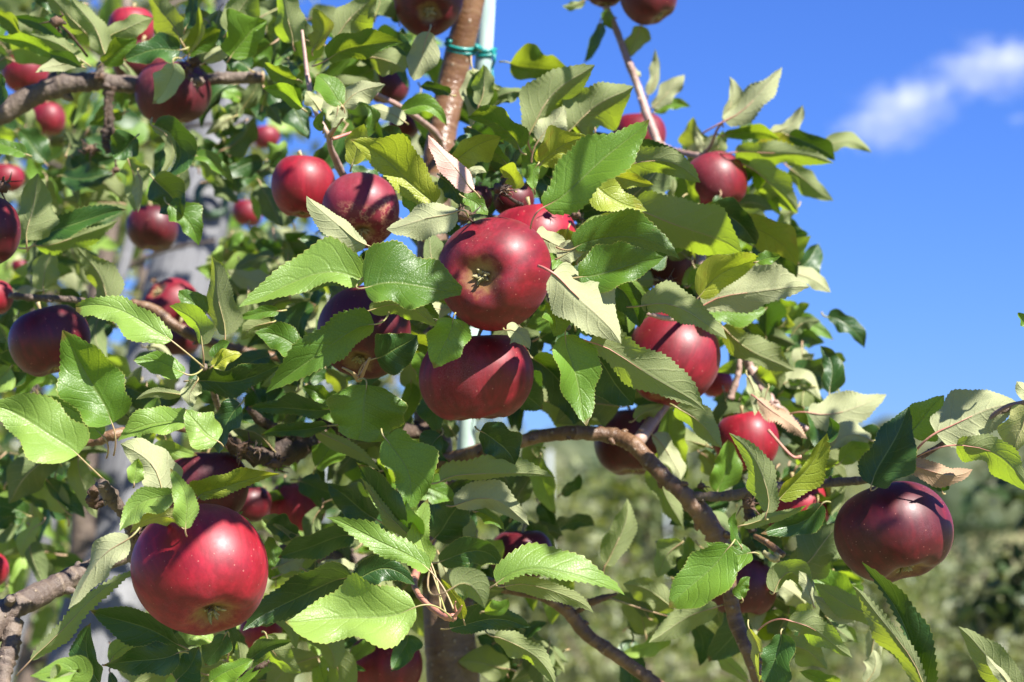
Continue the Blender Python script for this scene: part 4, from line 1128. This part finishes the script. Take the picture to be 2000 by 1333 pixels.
def apple(x, y, w, D, axis, mat, label, h=0.86, seed=0, eye=1.0, stalk=True, group='red apples on the trees'):
    """axis: from the centre towards the eye of the apple, in camera terms (right, up, towards us)"""
    c = P(x, y, D)
    e = empty('apple', c)
    tag(e, label, 'apple', group)
    ax = (CAMR @ Vector(axis)).normalized()
    e.rotation_mode = 'QUATERNION'
    e.rotation_quaternion = (-ax).to_track_quat('Z', 'Y')
    Rr = w * 0.5 * D / FPX
    r = random.Random(seed + 50)
    V, F, UV = apple_mesh(Rr, h, seed, APP[mat])
    local_obj('apple_skin', V, F, APP[mat], e, UV)
    bot = -Rr * h + Rr * 0.30
    if eye:
        bag = Bag()
        for k in range(5):
            th = k * 1.2566 + r.uniform(-.3, .3)
            d = np.array([math.cos(th), math.sin(th), 0]); n = np.array([-d[1], d[0], 0])
            L = Rr * r.uniform(0.15, 0.24) * eye; wd = Rr * 0.055
            vs, fs = [], []
            K = 5
            curl = r.uniform(0.3, 2.0); tw = r.uniform(-.5, .5)
            for q in range(K + 1):
                u = q / K
                p = np.array([0, 0, bot - Rr * 0.02]) + d * (Rr * 0.05 + L * math.sin(u * 1.2) * 0.7) + np.array([0, 0, -1]) * (L * 0.8 * u * (1.0 if curl < 1.2 else (1 - 0.5 * u))) + n * tw * L * u * u
                ww = wd * (1 - u) ** 0.7 + wd * 0.06
                vs += [p + n * ww, p - np.array([0, 0, 1]) * ww * 0.4 + d * ww * 0.3, p - n * ww, p + d * ww * -0.3]
            for q in range(K):
                for s4 in range(4):
                    s5 = (s4 + 1) % 4
                    fs.append((q * 4 + s4, q * 4 + s5, q * 4 + 4 + s5, q * 4 + 4 + s4))
            bag.add(vs, fs, r=0.3)
        for k in range(7):
            th = r.uniform(0, 6.28); d = np.array([math.cos(th), math.sin(th), 0])
            p0 = np.array([0, 0, bot]); p1 = p0 + d * Rr * .04 - np.array([0, 0, Rr * .08]); p2 = p0 + d * Rr * r.uniform(.04, .1) - np.array([0, 0, Rr * r.uniform(.1, .18)])
            pv, pf, pu = tube_geo([p0, p1, p2], [Rr * .012, Rr * .01, Rr * .014], 4)
            bag.add(pv, pf, pu)
        local_obj('calyx', np.vstack(bag.v), bag.f, SEPAL, e, bag.uv)
    if stalk:
        t0 = Rr * h - Rr * 0.5
        p = [np.array([0, 0, t0]), np.array([0.02 * Rr, 0, t0 + Rr * .25]), np.array([0.07 * Rr, 0.03 * Rr, t0 + Rr * .42]), np.array([0.14 * Rr, 0.05 * Rr, t0 + Rr * .58])]
        pv, pf, pu = tube_geo(p, [0.0011, 0.001, 0.0011, 0.0016], 7)
        local_obj('stalk', pv, pf, PETI, e, pu)
    return e

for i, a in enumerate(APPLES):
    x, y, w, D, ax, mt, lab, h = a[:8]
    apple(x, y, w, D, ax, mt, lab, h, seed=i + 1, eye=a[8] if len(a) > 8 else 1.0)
# ---------------------------------------------------------------- ground, hill, sky things
def vmath_noise(x, y, s, seed=0): return noise.noise(Vector((x * s, y * s, seed)))
mg, nt, b = newmat('dry orchard grass'); g = N(nt)
oc = g.new('ShaderNodeTexCoord').outputs['Object']
n1 = g.noise(oc, 0.6, 5, 0.6); n2 = g.noise(oc, 7, 5, 0.7); n3 = g.noise(oc, 0.05, 4, 0.6)
c = g.mix(g.smooth(n1, 0.40, 0.62), (0.07, 0.10, 0.025), (0.28, 0.215, 0.12))
c = g.mix(g.smooth(n2, 0.4, 0.7), c, (0.18, 0.19, 0.06))
c = g.mix(g.math('MULTIPLY', g.smooth(n3, 0.45, 0.6), 0.7), c, (0.13, 0.17, 0.05))
g.link(c, b.inputs['Base Color']); b.inputs['Roughness'].default_value = 0.9
g.link(g.bump(n2, 0.8, 0.05), b.inputs['Normal'])
def height(x, y):
    r = math.hypot(x, y)
    h = 0.06 * vmath_noise(x, y, 0.3) if r < 60 else 0
    d = max(0, y - 40)
    h += -0.9 * min(1, d / 40)
    ridge = max(0.0, min(1.0, (y - 110) / 160.0)); ridge = ridge * ridge * (3 - 2 * ridge)
    side = max(0, min(1, (r - 30) / 60))
    h += ridge * (6.4 + 0.018 * x + 2.2 * vmath_noise(x, y, 0.012, 5) + 0.8 * vmath_noise(x, y, 0.05, 9))
    return h
rows, colsn = 110, 90
vs, fs = [], []
ys = [-60 + 0] + []
ys = np.concatenate([np.linspace(-80, 8, 14), np.linspace(9, 60, 34), np.linspace(63, 320, 50), np.linspace(360, 2500, 12)])
xs = np.concatenate([-np.geomspace(1500, 30, 18), np.linspace(-28, 28, 40), np.geomspace(30, 1500, 18)])
for y in ys:
    for x in xs: vs.append((x, y, height(x, y)))
nx = len(xs)
for i in range(len(ys) - 1):
    for j in range(nx - 1): fs.append((i * nx + j, i * nx + j + 1, (i + 1) * nx + j + 1, (i + 1) * nx + j))
tag(mesh_obj('ground', vs, fs, mg, origin=(0, 0, 0)), kind='structure')

# tufts of dry and green grass between the rows
def simple_leaf_mat(name, c1, c2, tr, w=0.35, rough=0.5):
    m, nt, b = newmat(name); g = N(nt)
    at = g.new('ShaderNodeAttribute', attribute_name='rnd').outputs['Fac']
    oi = g.new('ShaderNodeObjectInfo').outputs['Random']
    rn = g.math('FRACT', g.math('ADD', at, oi))
    g.link(g.mix(rn, c1, c2), b.inputs['Base Color']); b.inputs['Roughness'].default_value = rough
    t = g.new('ShaderNodeBsdfTranslucent'); g.link(g.mix(rn, tr, [q * .7 for q in tr]), t.inputs[0])
    mx = g.new('ShaderNodeMixShader'); mx.inputs[0].default_value = w
    g.link(b.outputs[0], mx.inputs[1]); g.link(t.outputs[0], mx.inputs[2]); g.link(mx.outputs[0], nt.nodes['Material Output'].inputs[0])
    return m
GRASS = simple_leaf_mat('grass blades', (0.09, 0.15, 0.03), (0.34, 0.29, 0.13), (0.3, 0.36, 0.06))
gr = random.Random(5)
V, F, RN = [], [], []
for k in range(26000):
    y = 12 + 60 * gr.random() ** 1.4
    x = gr.uniform(-0.28, 0.28) * y
    z = height(x, y); rr = gr.random()
    hgt = gr.uniform(.08, .32); w = 0.012
    lx, ly = gr.uniform(-.12, .12), gr.uniform(-.12, .12)
    a = gr.uniform(0, 3.14); dx, dy = math.cos(a) * w, math.sin(a) * w
    n = len(V)
    V += [(x - dx, y - dy, z - .01), (x + dx, y + dy, z - .01), (x + lx * .5 + dx, y + ly * .5 + dy, z + hgt * .6), (x + lx * .5 - dx, y + ly * .5 - dy, z + hgt * .6), (x + lx * 1.4, y + ly * 1.4, z + hgt)]
    F += [(n, n + 1, n + 2, n + 3), (n + 3, n + 2, n + 4)]; RN += [rr] * 5
tag(mesh_obj('grass', V, F, GRASS, origin=(0, 20, 0), smooth=False, rnd=RN), 'tufts of dry and green grass between the orchard rows', kind='stuff')

# ---------------------------------------------------------------- the rows of trees behind
BG1 = simple_leaf_mat('far leaf', (0.035, 0.07, 0.015), (0.26, 0.29, 0.11), (0.36, 0.42, 0.04), 0.36, 0.42)
BG2 = simple_leaf_mat('far leaf pale', (0.05, 0.085, 0.025), (0.34, 0.36, 0.20), (0.38, 0.42, 0.07), 0.36, 0.42)
BG3 = simple_leaf_mat('far leaf dark', (0.02, 0.04, 0.012), (0.04, 0.075, 0.02), (0.08, 0.13, 0.02), 0.2, 0.5)
# one folded, bent leaf of 16 triangles, in its own frame (x along, z up)
def small_leaf(L, W, r):
    us = [0, .2, .5, .8, 1.0]; wf = [0.02, .75, 1, .62, .02]
    V = []
    bend = r.uniform(-.25, .35); fo = r.uniform(.15, .5)
    for u, w in zip(us, wf):
        z = -bend * L * u * u
        V += [(u * L, -w * W, z + fo * w * W), (u * L, 0, z), (u * L, w * W, z + fo * w * W)]
    F = []
    for i in range(4):
        a = i * 3
        F += [(a, a + 3, a + 4, a + 1), (a + 1, a + 4, a + 5, a + 2)]
    return np.array(V), F
def rotm(r):
    """a natural leaf attitude: blade roughly facing up and outwards, tip drooping"""
    yaw = r.uniform(0, 6.283); pitch = r.gauss(0.45, 0.55); roll = r.gauss(0, 0.6)
    return np.array(Matrix.Rotation(yaw, 3, 'Z') @ Matrix.Rotation(pitch, 3, 'Y') @ Matrix.Rotation(roll, 3, 'X'))
PROTO = {}
def leaf_cloud(bag, centres, r, per=9, L=(0.05, 0.09), spread=0.07, sp=None):
    for c in centres:
        rr0 = r.random()
        for k in range(per):
            l = r.uniform(*L)
            V, F = small_leaf(l, l * r.uniform(.2, .3), r)
            V = V @ rotm(r).T + np.array(c) + np.array([r.gauss(0, spread), r.gauss(0, spread), r.gauss(0, spread)])
            bag.add(V, F, r=(rr0 * .4 + r.random() * .6) * .999)
FARTREE = []
def far_tree(x, y, h, wid, mat, seed, label, nspur=170, per=9, L=(.055, .095), apples=1, alab=None, z0=None, crown0=0.35, stakes=False):
    r = random.Random(seed)
    z = height(x, y) if z0 is None else z0
    t = empty('orchard_tree', (x, y, z)); tag(t, label, 'tree', 'orchard trees in the rows behind')
    lean = r.uniform(-.04, .04)
    p = [(x + lean * h * q + 0.03 * math.sin(q * 5 + seed), y, z + h * q) for q in np.linspace(0, 0.96, 8)]
    v, f, uv = tube_geo(p, [0.035 * (1 - .75 * q) for q in np.linspace(0, 1, 8)], 9, .1, seed)
    mesh_obj('trunk', v, f, BARKG, t, origin=(x, y, z), uv=uv)
    lb = Bag(); bag = Bag(); cs = []
    nb = 16
    for k in range(nb):
        q = crown0 + (1 - crown0) * (k + r.random()) / nb
        yaw = r.uniform(0, 6.28)
        ln = wid * (1.15 - 0.75 * (q - crown0) / (1 - crown0)) * r.uniform(.6, 1.1)
        a = np.array([x + lean * h * q, y, z + h * q * .94])
        d = np.array([math.cos(yaw), math.sin(yaw), r.uniform(-.15, .45)])
        c1 = a + d * ln * .5; c2 = a + d * ln + np.array([0, 0, -ln * r.uniform(0, .35)])
        pv, pf, pu = tube_geo([a, c1, c2], [.013, .009, .004], 6); lb.add(pv, pf, pu)
        for s in range(nspur // nb):
            u = r.uniform(.15, 1.1)
            cs.append((1 - u) ** 2 * a + 2 * u * (1 - u) * c1 + u * u * c2 + np.array([r.gauss(0, .09), r.gauss(0, .09), r.gauss(0, .09)]) * wid)
    tag(lb.build('limbs', BARKG, t, origin=(x, y, z)), kind='stuff')
    leaf_cloud(bag, cs, r, per, L)
    o = bag.build('crown', mat, t, origin=(x, y, z + h * .6)); tag(o, kind='stuff')
    for k in range(1 if alab else 0):
        c = r.choice(cs); Rr = .035
        V, F, UV = apple_mesh(Rr, .9, seed + k, None, 18, 12)
        q = Vector(c) + Vector((0, -0.1, -0.05))
        ao = mesh_obj('apple', np.array(V) + np.array(q), F, APP['a'], None, origin=q, uv=UV)
        FARTREE.append(ao); tag(ao, alab, 'apple')
    return t
# ---------------------------------------------------------------- stake, tie, leaning post
mp, nt, b = newmat('pale green coated steel'); g = N(nt)
oc = g.new('ShaderNodeTexCoord').outputs['Object']
n = g.noise(g.scalevec(oc, 1, 1, .3), 60, 4, 0.6)
g.link(g.mix(g.smooth(n, .4, .7), (0.44, 0.56, 0.51), (0.26, 0.36, 0.32)), b.inputs['Base Color']); b.inputs['Roughness'].default_value = 0.42
STK = [(955, -80, 34, 1.87), (949, 40, 34, 1.87), (936, 260, 34, 1.87), (925, 500, 35, 1.87), (912, 820, 37, 1.87), (905, 1000, 38, 1.87), (893, 1340, 40, 1.87)]
pts, rad = pxcurve(STK, 6)
e = Vector(pts[-1]); d = (e - Vector(pts[-6])).normalized(); k = e.z / -d.z
pts.append(np.array(e + d * k)); rad.append(rad[-1])
rad = [0.0072] * len(rad)
v, f, uv = tube_geo(pts, rad, 24)
# fluted like rebar-ribbed garden stake
v = [np.array(q) for q in v]
stake = mesh_obj('support_stake', v, f, mp, origin=pts[-1], uv=uv)
tag(stake, 'straight pale green metal stake standing beside the leaning brown trunk', 'stake')
bag = Bag()
for i in range(2, len(pts) - 2):
    pass
mt, nt, b = newmat('teal plastic tie'); b.inputs['Base Color'].default_value = (0.012, 0.22, 0.20, 1); b.inputs['Roughness'].default_value = 0.35
b.inputs['Subsurface Weight'].default_value = 0.0
def ring(bag, x, y, D, rpx, tubepx, axis, turns=1.0, seed=0):
    c = Vector(P(x, y, D)); ax = Vector(axis).normalized()
    a = ax.orthogonal().normalized(); bb = ax.cross(a)
    r = rpx * D / FPX; n = int(36 * turns)
    pp = [np.array(c + (a * math.cos(2 * math.pi * k / 36) + bb * math.sin(2 * math.pi * k / 36)) * r * (1 + .02 * math.sin(5 * k / 6)) + ax * (k / 36 * .0035)) for k in range(n + 2)]
    v, f, u = tube_geo(pp, [tubepx * .5 * D / FPX] * len(pp), 8)
    bag.add(v, f, u)
tax = Vector(P(895, 115, 1.8)) - Vector(P(912, 35, 1.8))
tie = Bag()
ring(tie, 903, 82, 1.80, 30.5, 8, tax + Vector((0, .012, 0)), 2)
ring(tie, 947, 92, 1.87, 20, 8, Vector((0.0, .25, -1)), 2)
pa, ra = pxcurve([(930, 92, 9, 1.79), (938, 96, 11, 1.80), (934, 90, 8, 1.815), (940, 98, 8, 1.83)], 4)
tie.add(*tube_geo(pa, ra, 8)[:2])
pa, ra = pxcurve([(962, 98, 6, 1.845), (966, 115, 6, 1.84), (961, 135, 5, 1.845), (964, 156, 4, 1.84)], 5)
tie.add(*tube_geo(pa, ra, 8)[:2])
t = tie.build('plastic_tie', mt); tag(t, 'teal plastic tie looped round the trunk and the pale stake at the top', 'plant tie')

mw, nt, b = newmat('weathered grey post'); g = N(nt)
oc = g.new('ShaderNodeTexCoord').outputs['Object']
uvn = g.new('ShaderNodeUVMap').outputs[0]
gr1 = g.noise(g.scalevec(uvn, 6, 60, 1), 1.0, 5, 0.7)
n1 = g.noise(oc, 12, 4, 0.6)
cc = g.mix(g.smooth(gr1, .3, .7), (0.085, 0.087, 0.095), (0.18, 0.18, 0.185))
cc = g.mix(g.smooth(n1, .5, .75), cc, (0.25, 0.25, 0.255))
cc = g.mix(g.math('MULTIPLY', g.smooth(gr1, .25, .2), .8), cc, (0.08, 0.07, 0.06))
g.link(cc, b.inputs['Base Color']); b.inputs['Roughness'].default_value = .75
g.link(g.bump(gr1, .8, .003), b.inputs['Normal'])
def post(name, a, bpt, wa, wb, Da, Db, mat, label, cat, seg=28, up=1.15):
    A, B = Vector(P(*a, Da)), Vector(P(*bpt, Db))
    d = A - B
    k = A.z / -d.z
    G = A + d * k; T = B - d * (up - 1)
    ra, rb = wa * .5 * Da / FPX, wb * .5 * Db / FPX
    L = (T - G).length; la = (A - G).length; lb = (B - G).length
    pp, rr = [], []
    for q in range(30):
        s = q / 29 * L
        pp.append(np.array(G + (T - G) * (q / 29))); rr.append(ra + (rb - ra) * (s - la) / (lb - la))
    root = empty(name, G); tag(root, label, cat)
    v, f, uv = tube_geo(pp, rr, seg, 0.02, 3)
    mesh_obj('shaft', v, f, mat, root, origin=G, uv=uv)
    return root, A, B
pr, A, B = post('leaning_post', (168, 1333), (483, 0), 166, 116, 2.85, 3.35, mw, 'thick weathered grey wooden post leaning behind the leaves on the left', 'post')
mr, nt, b = newmat('dark green rubber'); b.inputs['Base Color'].default_value = (0.03, 0.07, 0.03, 1); b.inputs['Roughness'].default_value = .4
rb_ = Bag(); ring(rb_, 412, 388, 3.12, 32, 17, Vector((0.75, -1, 0.1)), 1)
rb_.build('rubber_ring', mr, pr)
ps, _, _ = post('thin_stake', (62, 1150), (250, 488), 24, 22, 2.55, 2.7, mw, 'thin grey stake leaning beside the thick weathered post on the left', 'stake', 12, 1.05)

# ---------------------------------------------------------------- neighbouring apple tree close behind on the left
t2 = empty('apple_tree', P(150, 1333, 2.9)); t2.location.z = 0
tag(t2, 'blurred apple tree close behind the upper left branch and the grey post', 'tree')
g0 = Vector(P(150, 1333, 2.9))
v, f, uv = tube_geo([np.array((g0.x, g0.y, 0)), np.array((g0.x, g0.y, .8)), np.array(g0), np.array(P(185, 600, 2.9)), np.array(P(222, 400, 2.9)), np.array(P(235, 200, 2.9)), np.array(P(250, -60, 2.9))],
                    [.024, .022, .019, .0135, .011, .009, .006], 12, .1, 4)
mesh_obj('trunk', v, f, BARKG, t2, origin=t2.location, uv=uv)
for k, (x, y, x2, y2) in enumerate([(180, 640, 20, 560), (190, 560, 420, 470), (215, 420, 60, 300), (230, 300, 480, 240), (240, 150, 90, 60), (245, 80, 420, -20), (160, 900, -40, 820), (165, 820, 380, 760)]):
    pa, ra = pxcurve([(x, y, 14, 2.9), ((x + x2) / 2, (y + y2) / 2 - 20, 10, 2.85 + .1 * (k % 3 - 1)), (x2, y2, 5, 2.8 + .2 * (k % 3 - 1))], 6)
    v, f, uv = tube_geo(pa, ra, 8, .15, k); mesh_obj('branch', v, f, BARKG, t2, origin=pa[0], uv=uv)
qr = random.Random(99)
q = []
for k in range(75):
    x = qr.uniform(-60, 780); y = qr.uniform(-40, 1250)
    if x > 560 and y > 350: x = qr.uniform(-60, 520)
    D = qr.uniform(2.35, 3.4)
    if abs(x - (483 - 0.24 * y)) < 130: D = qr.uniform(3.5, 3.9)
    a0 = qr.uniform(0, 6.28)
    for j in range(6):
        L = qr.uniform(.04, .075) * FPX / D
        q.append((*rand_leaf(qr, x + qr.uniform(-20, 20), y + qr.uniform(-20, 20), D + qr.uniform(-.08, .08), L, a0 + j * 1.05 + qr.uniform(-.4, .4), modes=('tl', 'tl', 'tm', 'td', 'ub', 'us', 'ul', 'tb')), D))
q.sort(key=lambda s: s[2])
rest2 = Bag(); nn = 0
for i, (k, kind, D) in enumerate(q):
    if covers(k): continue
    V, F, UV, MI = leaf_geo(**k, nu=10, nv=2, serr=0)
    nn += 1
    if nn < 298:
        mesh_obj('leaf', V, F, None, t2, origin=P(k['B'][0], k['B'][1], k['D']), uv=UV, rnd=[qr.random() * .999] * len(V), mats=[LM[kind], PETI], midx=MI)
    else:
        o = rest2.n; rest2.v.append(V); rest2.f += [tuple(z + o for z in ff) for ff in F]; rest2.n += len(V)
        rest2.uv += UV; rest2.r += [qr.random() * .999] * len(V); rest2.m += [7 if m else KI[kind] for m in MI]
if rest2.n:
    o = rest2.build('leaves', None, t2, mats=[LM[k] for k in 'gdbypkn'] + [PETI]); tag(o, kind='stuff')

# ---------------------------------------------------------------- rows behind
def X(px, d): return (px - 1000) / FPX * d
FT = [(40, 5.2, 3.1, .55, BG1, 'blurred tall orchard tree far left behind the dark purple apple'),
      (330, 6.4, 3.5, .6, BG2, 'blurred tall pale leaved orchard tree behind the grey post'),
      (560, 8.2, 3.1, .7, BG1, 'blurred orchard tree showing through left of the touching pair of apples'),
      (150, 9.0, 4.0, .8, BG2, 'blurred orchard tree second in line behind the far left tree'),
      (760, 11.0, 2.5, .7, BG1, 'blurred orchard tree behind the trunk of the main tree'),
      (1060, 9.5, 1.72, .55, BG2, 'low blurred orchard tree just right of the trunk below the bare branch'),
      (1260, 11.5, 1.95, .7, BG1, 'low blurred orchard tree seen under the bend of the bare branch'),
      (1500, 13.5, 1.85, .75, BG2, 'low blurred orchard tree behind the lower right branch'),
      (1730, 15.5, 1.55, .8, BG1, 'low blurred orchard tree under the large dark right apple'),
      (1930, 14.0, 1.35, .6, BG2, 'low blurred orchard tree near the right edge'),
      (1190, 17.5, 2.0, .9, BG3, 'distant low orchard tree behind the gap right of the trunk'),
      (1400, 20.0, 2.0, .9, BG2, 'distant low orchard tree behind the branch fork'),
      (1640, 22.0, 1.8, 1.0, BG1, 'distant low orchard tree left of the large dark right apple'),
      (1880, 24.0, 1.6, 1.0, BG3, 'distant low orchard tree at the right horizon'),
      (900, 16.0, 2.6, .9, BG2, 'distant orchard tree hidden behind the foot of the trunk'),
      (420, 13.0, 3.2, .9, BG1, 'distant orchard tree behind the pale leaved one on the left')]
for i, (px, d, h, w, m, lab) in enumerate(FT):
    far_tree(X(px, d), d, h, w, m, 30 + i, lab, nspur=176 if d < 12 else (190 if px < 1600 else 130), per=8,  L=(.05, .085) if d < 12 else (.07, .11))
# dark leafed branch tips of a tree standing just outside the right edge
t3 = empty('apple_tree', (X(2260, 4.6), 4.6, height(X(2260, 4.6), 4.6)))
tag(t3, 'blurred apple tree whose dark leaf sprays reach in at the right edge', 'tree')
v, f, uv = tube_geo([np.array(t3.location), np.array((t3.location.x, 4.6, 1.0)), np.array((t3.location.x + .03, 4.6, 2.2))], [.03, .025, .012], 10)
mesh_obj('trunk', v, f, BARKG, t3, origin=t3.location, uv=uv)
cr = random.Random(3)
bb = Bag()
for (x, y, n) in [(1925, 950, 7), (1985, 965, 6), (1990, 1090, 8), (1975, 1140, 6), (1900, 1195, 6), (1945, 1180, 7), (1985, 1200, 8), (1960, 1075, 4), (2040, 1000, 9), (2050, 1150, 9), (2060, 900, 7)]:
    tx = 2260
    pa, ra = pxcurve([(2260, y + 60, 10, 4.6), ((x + tx) / 2, y + 10, 7, 4.5), (x, y - 6, 3, 4.4)], 5)
    v, f, uv = tube_geo(pa, ra, 6); mesh_obj('branch', v, f, BARKG, t3, origin=pa[0], uv=uv)
    for k in range(n * 2):
        l = cr.uniform(.04, .06); V, F = small_leaf(l, l * .27, cr)
        V = V @ rotm(cr).T + np.array(P(x + cr.gauss(0, 20), y + cr.gauss(0, 13), 4.4 + cr.uniform(-.05, .05)))
        mesh_obj('leaf', V, F, BG3, t3, origin=V[1], rnd=[cr.random()] * len(V))
# stakes of the far rows
mpp, nt, b = newmat('white far stake'); b.inputs['Base Color'].default_value = (0.28, 0.31, 0.32, 1); b.inputs['Roughness'].default_value = .5
for px, d, top, lab in [(1073, 9.4, 880, 'white blurred row stake right of the trunk'), (1302, 14.4, 960, 'white blurred row stake under the branch bend'), (632, 8.0, 300, 'white blurred row stake behind the leaves left of centre')]:
    zt = P(px, top, d).z; x = X(px, d); z0 = height(x, d)
    v, f, uv = tube_geo([np.array((x, d, z0)), np.array((x + .01, d, (z0 + zt) / 2)), np.array((x, d, zt))], [.011] * 3, 12)
    tag(mesh_obj('row_stake', v, f, mpp, origin=(x, d, z0), uv=uv), lab, 'stake', 'white stakes in the far rows')

# wooded hillside on the horizon
wr = random.Random(77)
MF = simple_leaf_mat('far wood', (0.05, 0.075, 0.03), (0.13, 0.14, 0.055), (0.12, 0.16, 0.03), .2, .7)
bag = Bag()
for k in range(900):
    y = wr.uniform(150, 300); x = wr.uniform(-.34, .34) * y
    z = height(x, y); s = wr.uniform(1.6, 3.6)
    bm = bmesh.new(); bmesh.ops.create_icosphere(bm, subdivisions=2, radius=1)
    V = []
    for vv in bm.verts:
        dd = vv.co; q2 = 1 + .45 * noise.noise(dd * 2.5 + Vector((k, 0, 0)))
        V.append((x + dd.x * s * q2 * .8, y + dd.y * s * q2 * .8, z + s * .7 + dd.z * s * q2))
    bag.add(V, [tuple(w.index for w in ff.verts) for ff in bm.faces], r=wr.random() * .99); bm.free()
tag(bag.build('far_wood', MF, origin=(0, 200, 0), smooth=False), 'wooded hillside on the horizon', kind='stuff')

# ---------------------------------------------------------------- the small cloud
mc = bpy.data.materials.new('cloud vapour'); mc.use_nodes = True; nt = mc.node_tree; nt.nodes.clear(); g = N(nt)
out = g.new('ShaderNodeOutputMaterial'); pv = g.new('ShaderNodeVolumePrincipled')
pv.inputs['Color'].default_value = (1, 1, 1, 1); pv.inputs['Anisotropy'].default_value = 0.0
tc = g.new('ShaderNodeTexCoord').outputs['Object']
ln = g.new('ShaderNodeVectorMath', operation='LENGTH'); g.link(tc, ln.inputs[0])
wn_ = g.noise(tc, 1.6, 6, 0.62)
w2 = g.noise(g.scalevec(tc, 1, 1, .5), 6.0, 6, 0.7)
den = g.math('SUBTRACT', g.math('ADD', g.math('MULTIPLY', wn_, 1.5), g.math('MULTIPLY', w2, 1.0)), g.math('ADD', 1.0, g.math('MULTIPLY', g.math('POWER', ln.outputs['Value'], 2.0), 0.55)))
den = g.math('MAXIMUM', g.math('MULTIPLY', den, 0.14), 0.0)
g.link(den, pv.inputs['Density']); g.link(pv.outputs[0], out.inputs['Volume'])
def cloud(x, y, D, sx, sy, sz, rot, label, seed):
    bm = bmesh.new(); bmesh.ops.create_icosphere(bm, subdivisions=3, radius=1.0)
    for vv in bm.verts: vv.co *= 1 + .12 * noise.noise(vv.co * 1.7 + Vector((seed, 0, 0)))
    me = bpy.data.meshes.new('cloud'); bm.to_mesh(me); bm.free(); me.materials.append(mc)
    o = bpy.data.objects.new('cloud', me); col.objects.link(o)
    o.location = P(x, y, D); k = D / FPX; o.scale = (sx * k, sz * k, sy * k)
    o.rotation_euler = (0, R(rot), 0)
    tag(o, label, kind='structure')
cloud(1755, 215, 600, 180, 95, 110, -16, 'faint ragged lower part of the small white cloud at the right', 1)
cloud(1950, 125, 620, 175, 85, 110, 4, 'brighter upper part of the small white cloud at the right edge', 5)
cloud(1990, 232, 600, 34, 16, 30, 0, 'tiny wisp below the small white cloud at the right edge', 9)
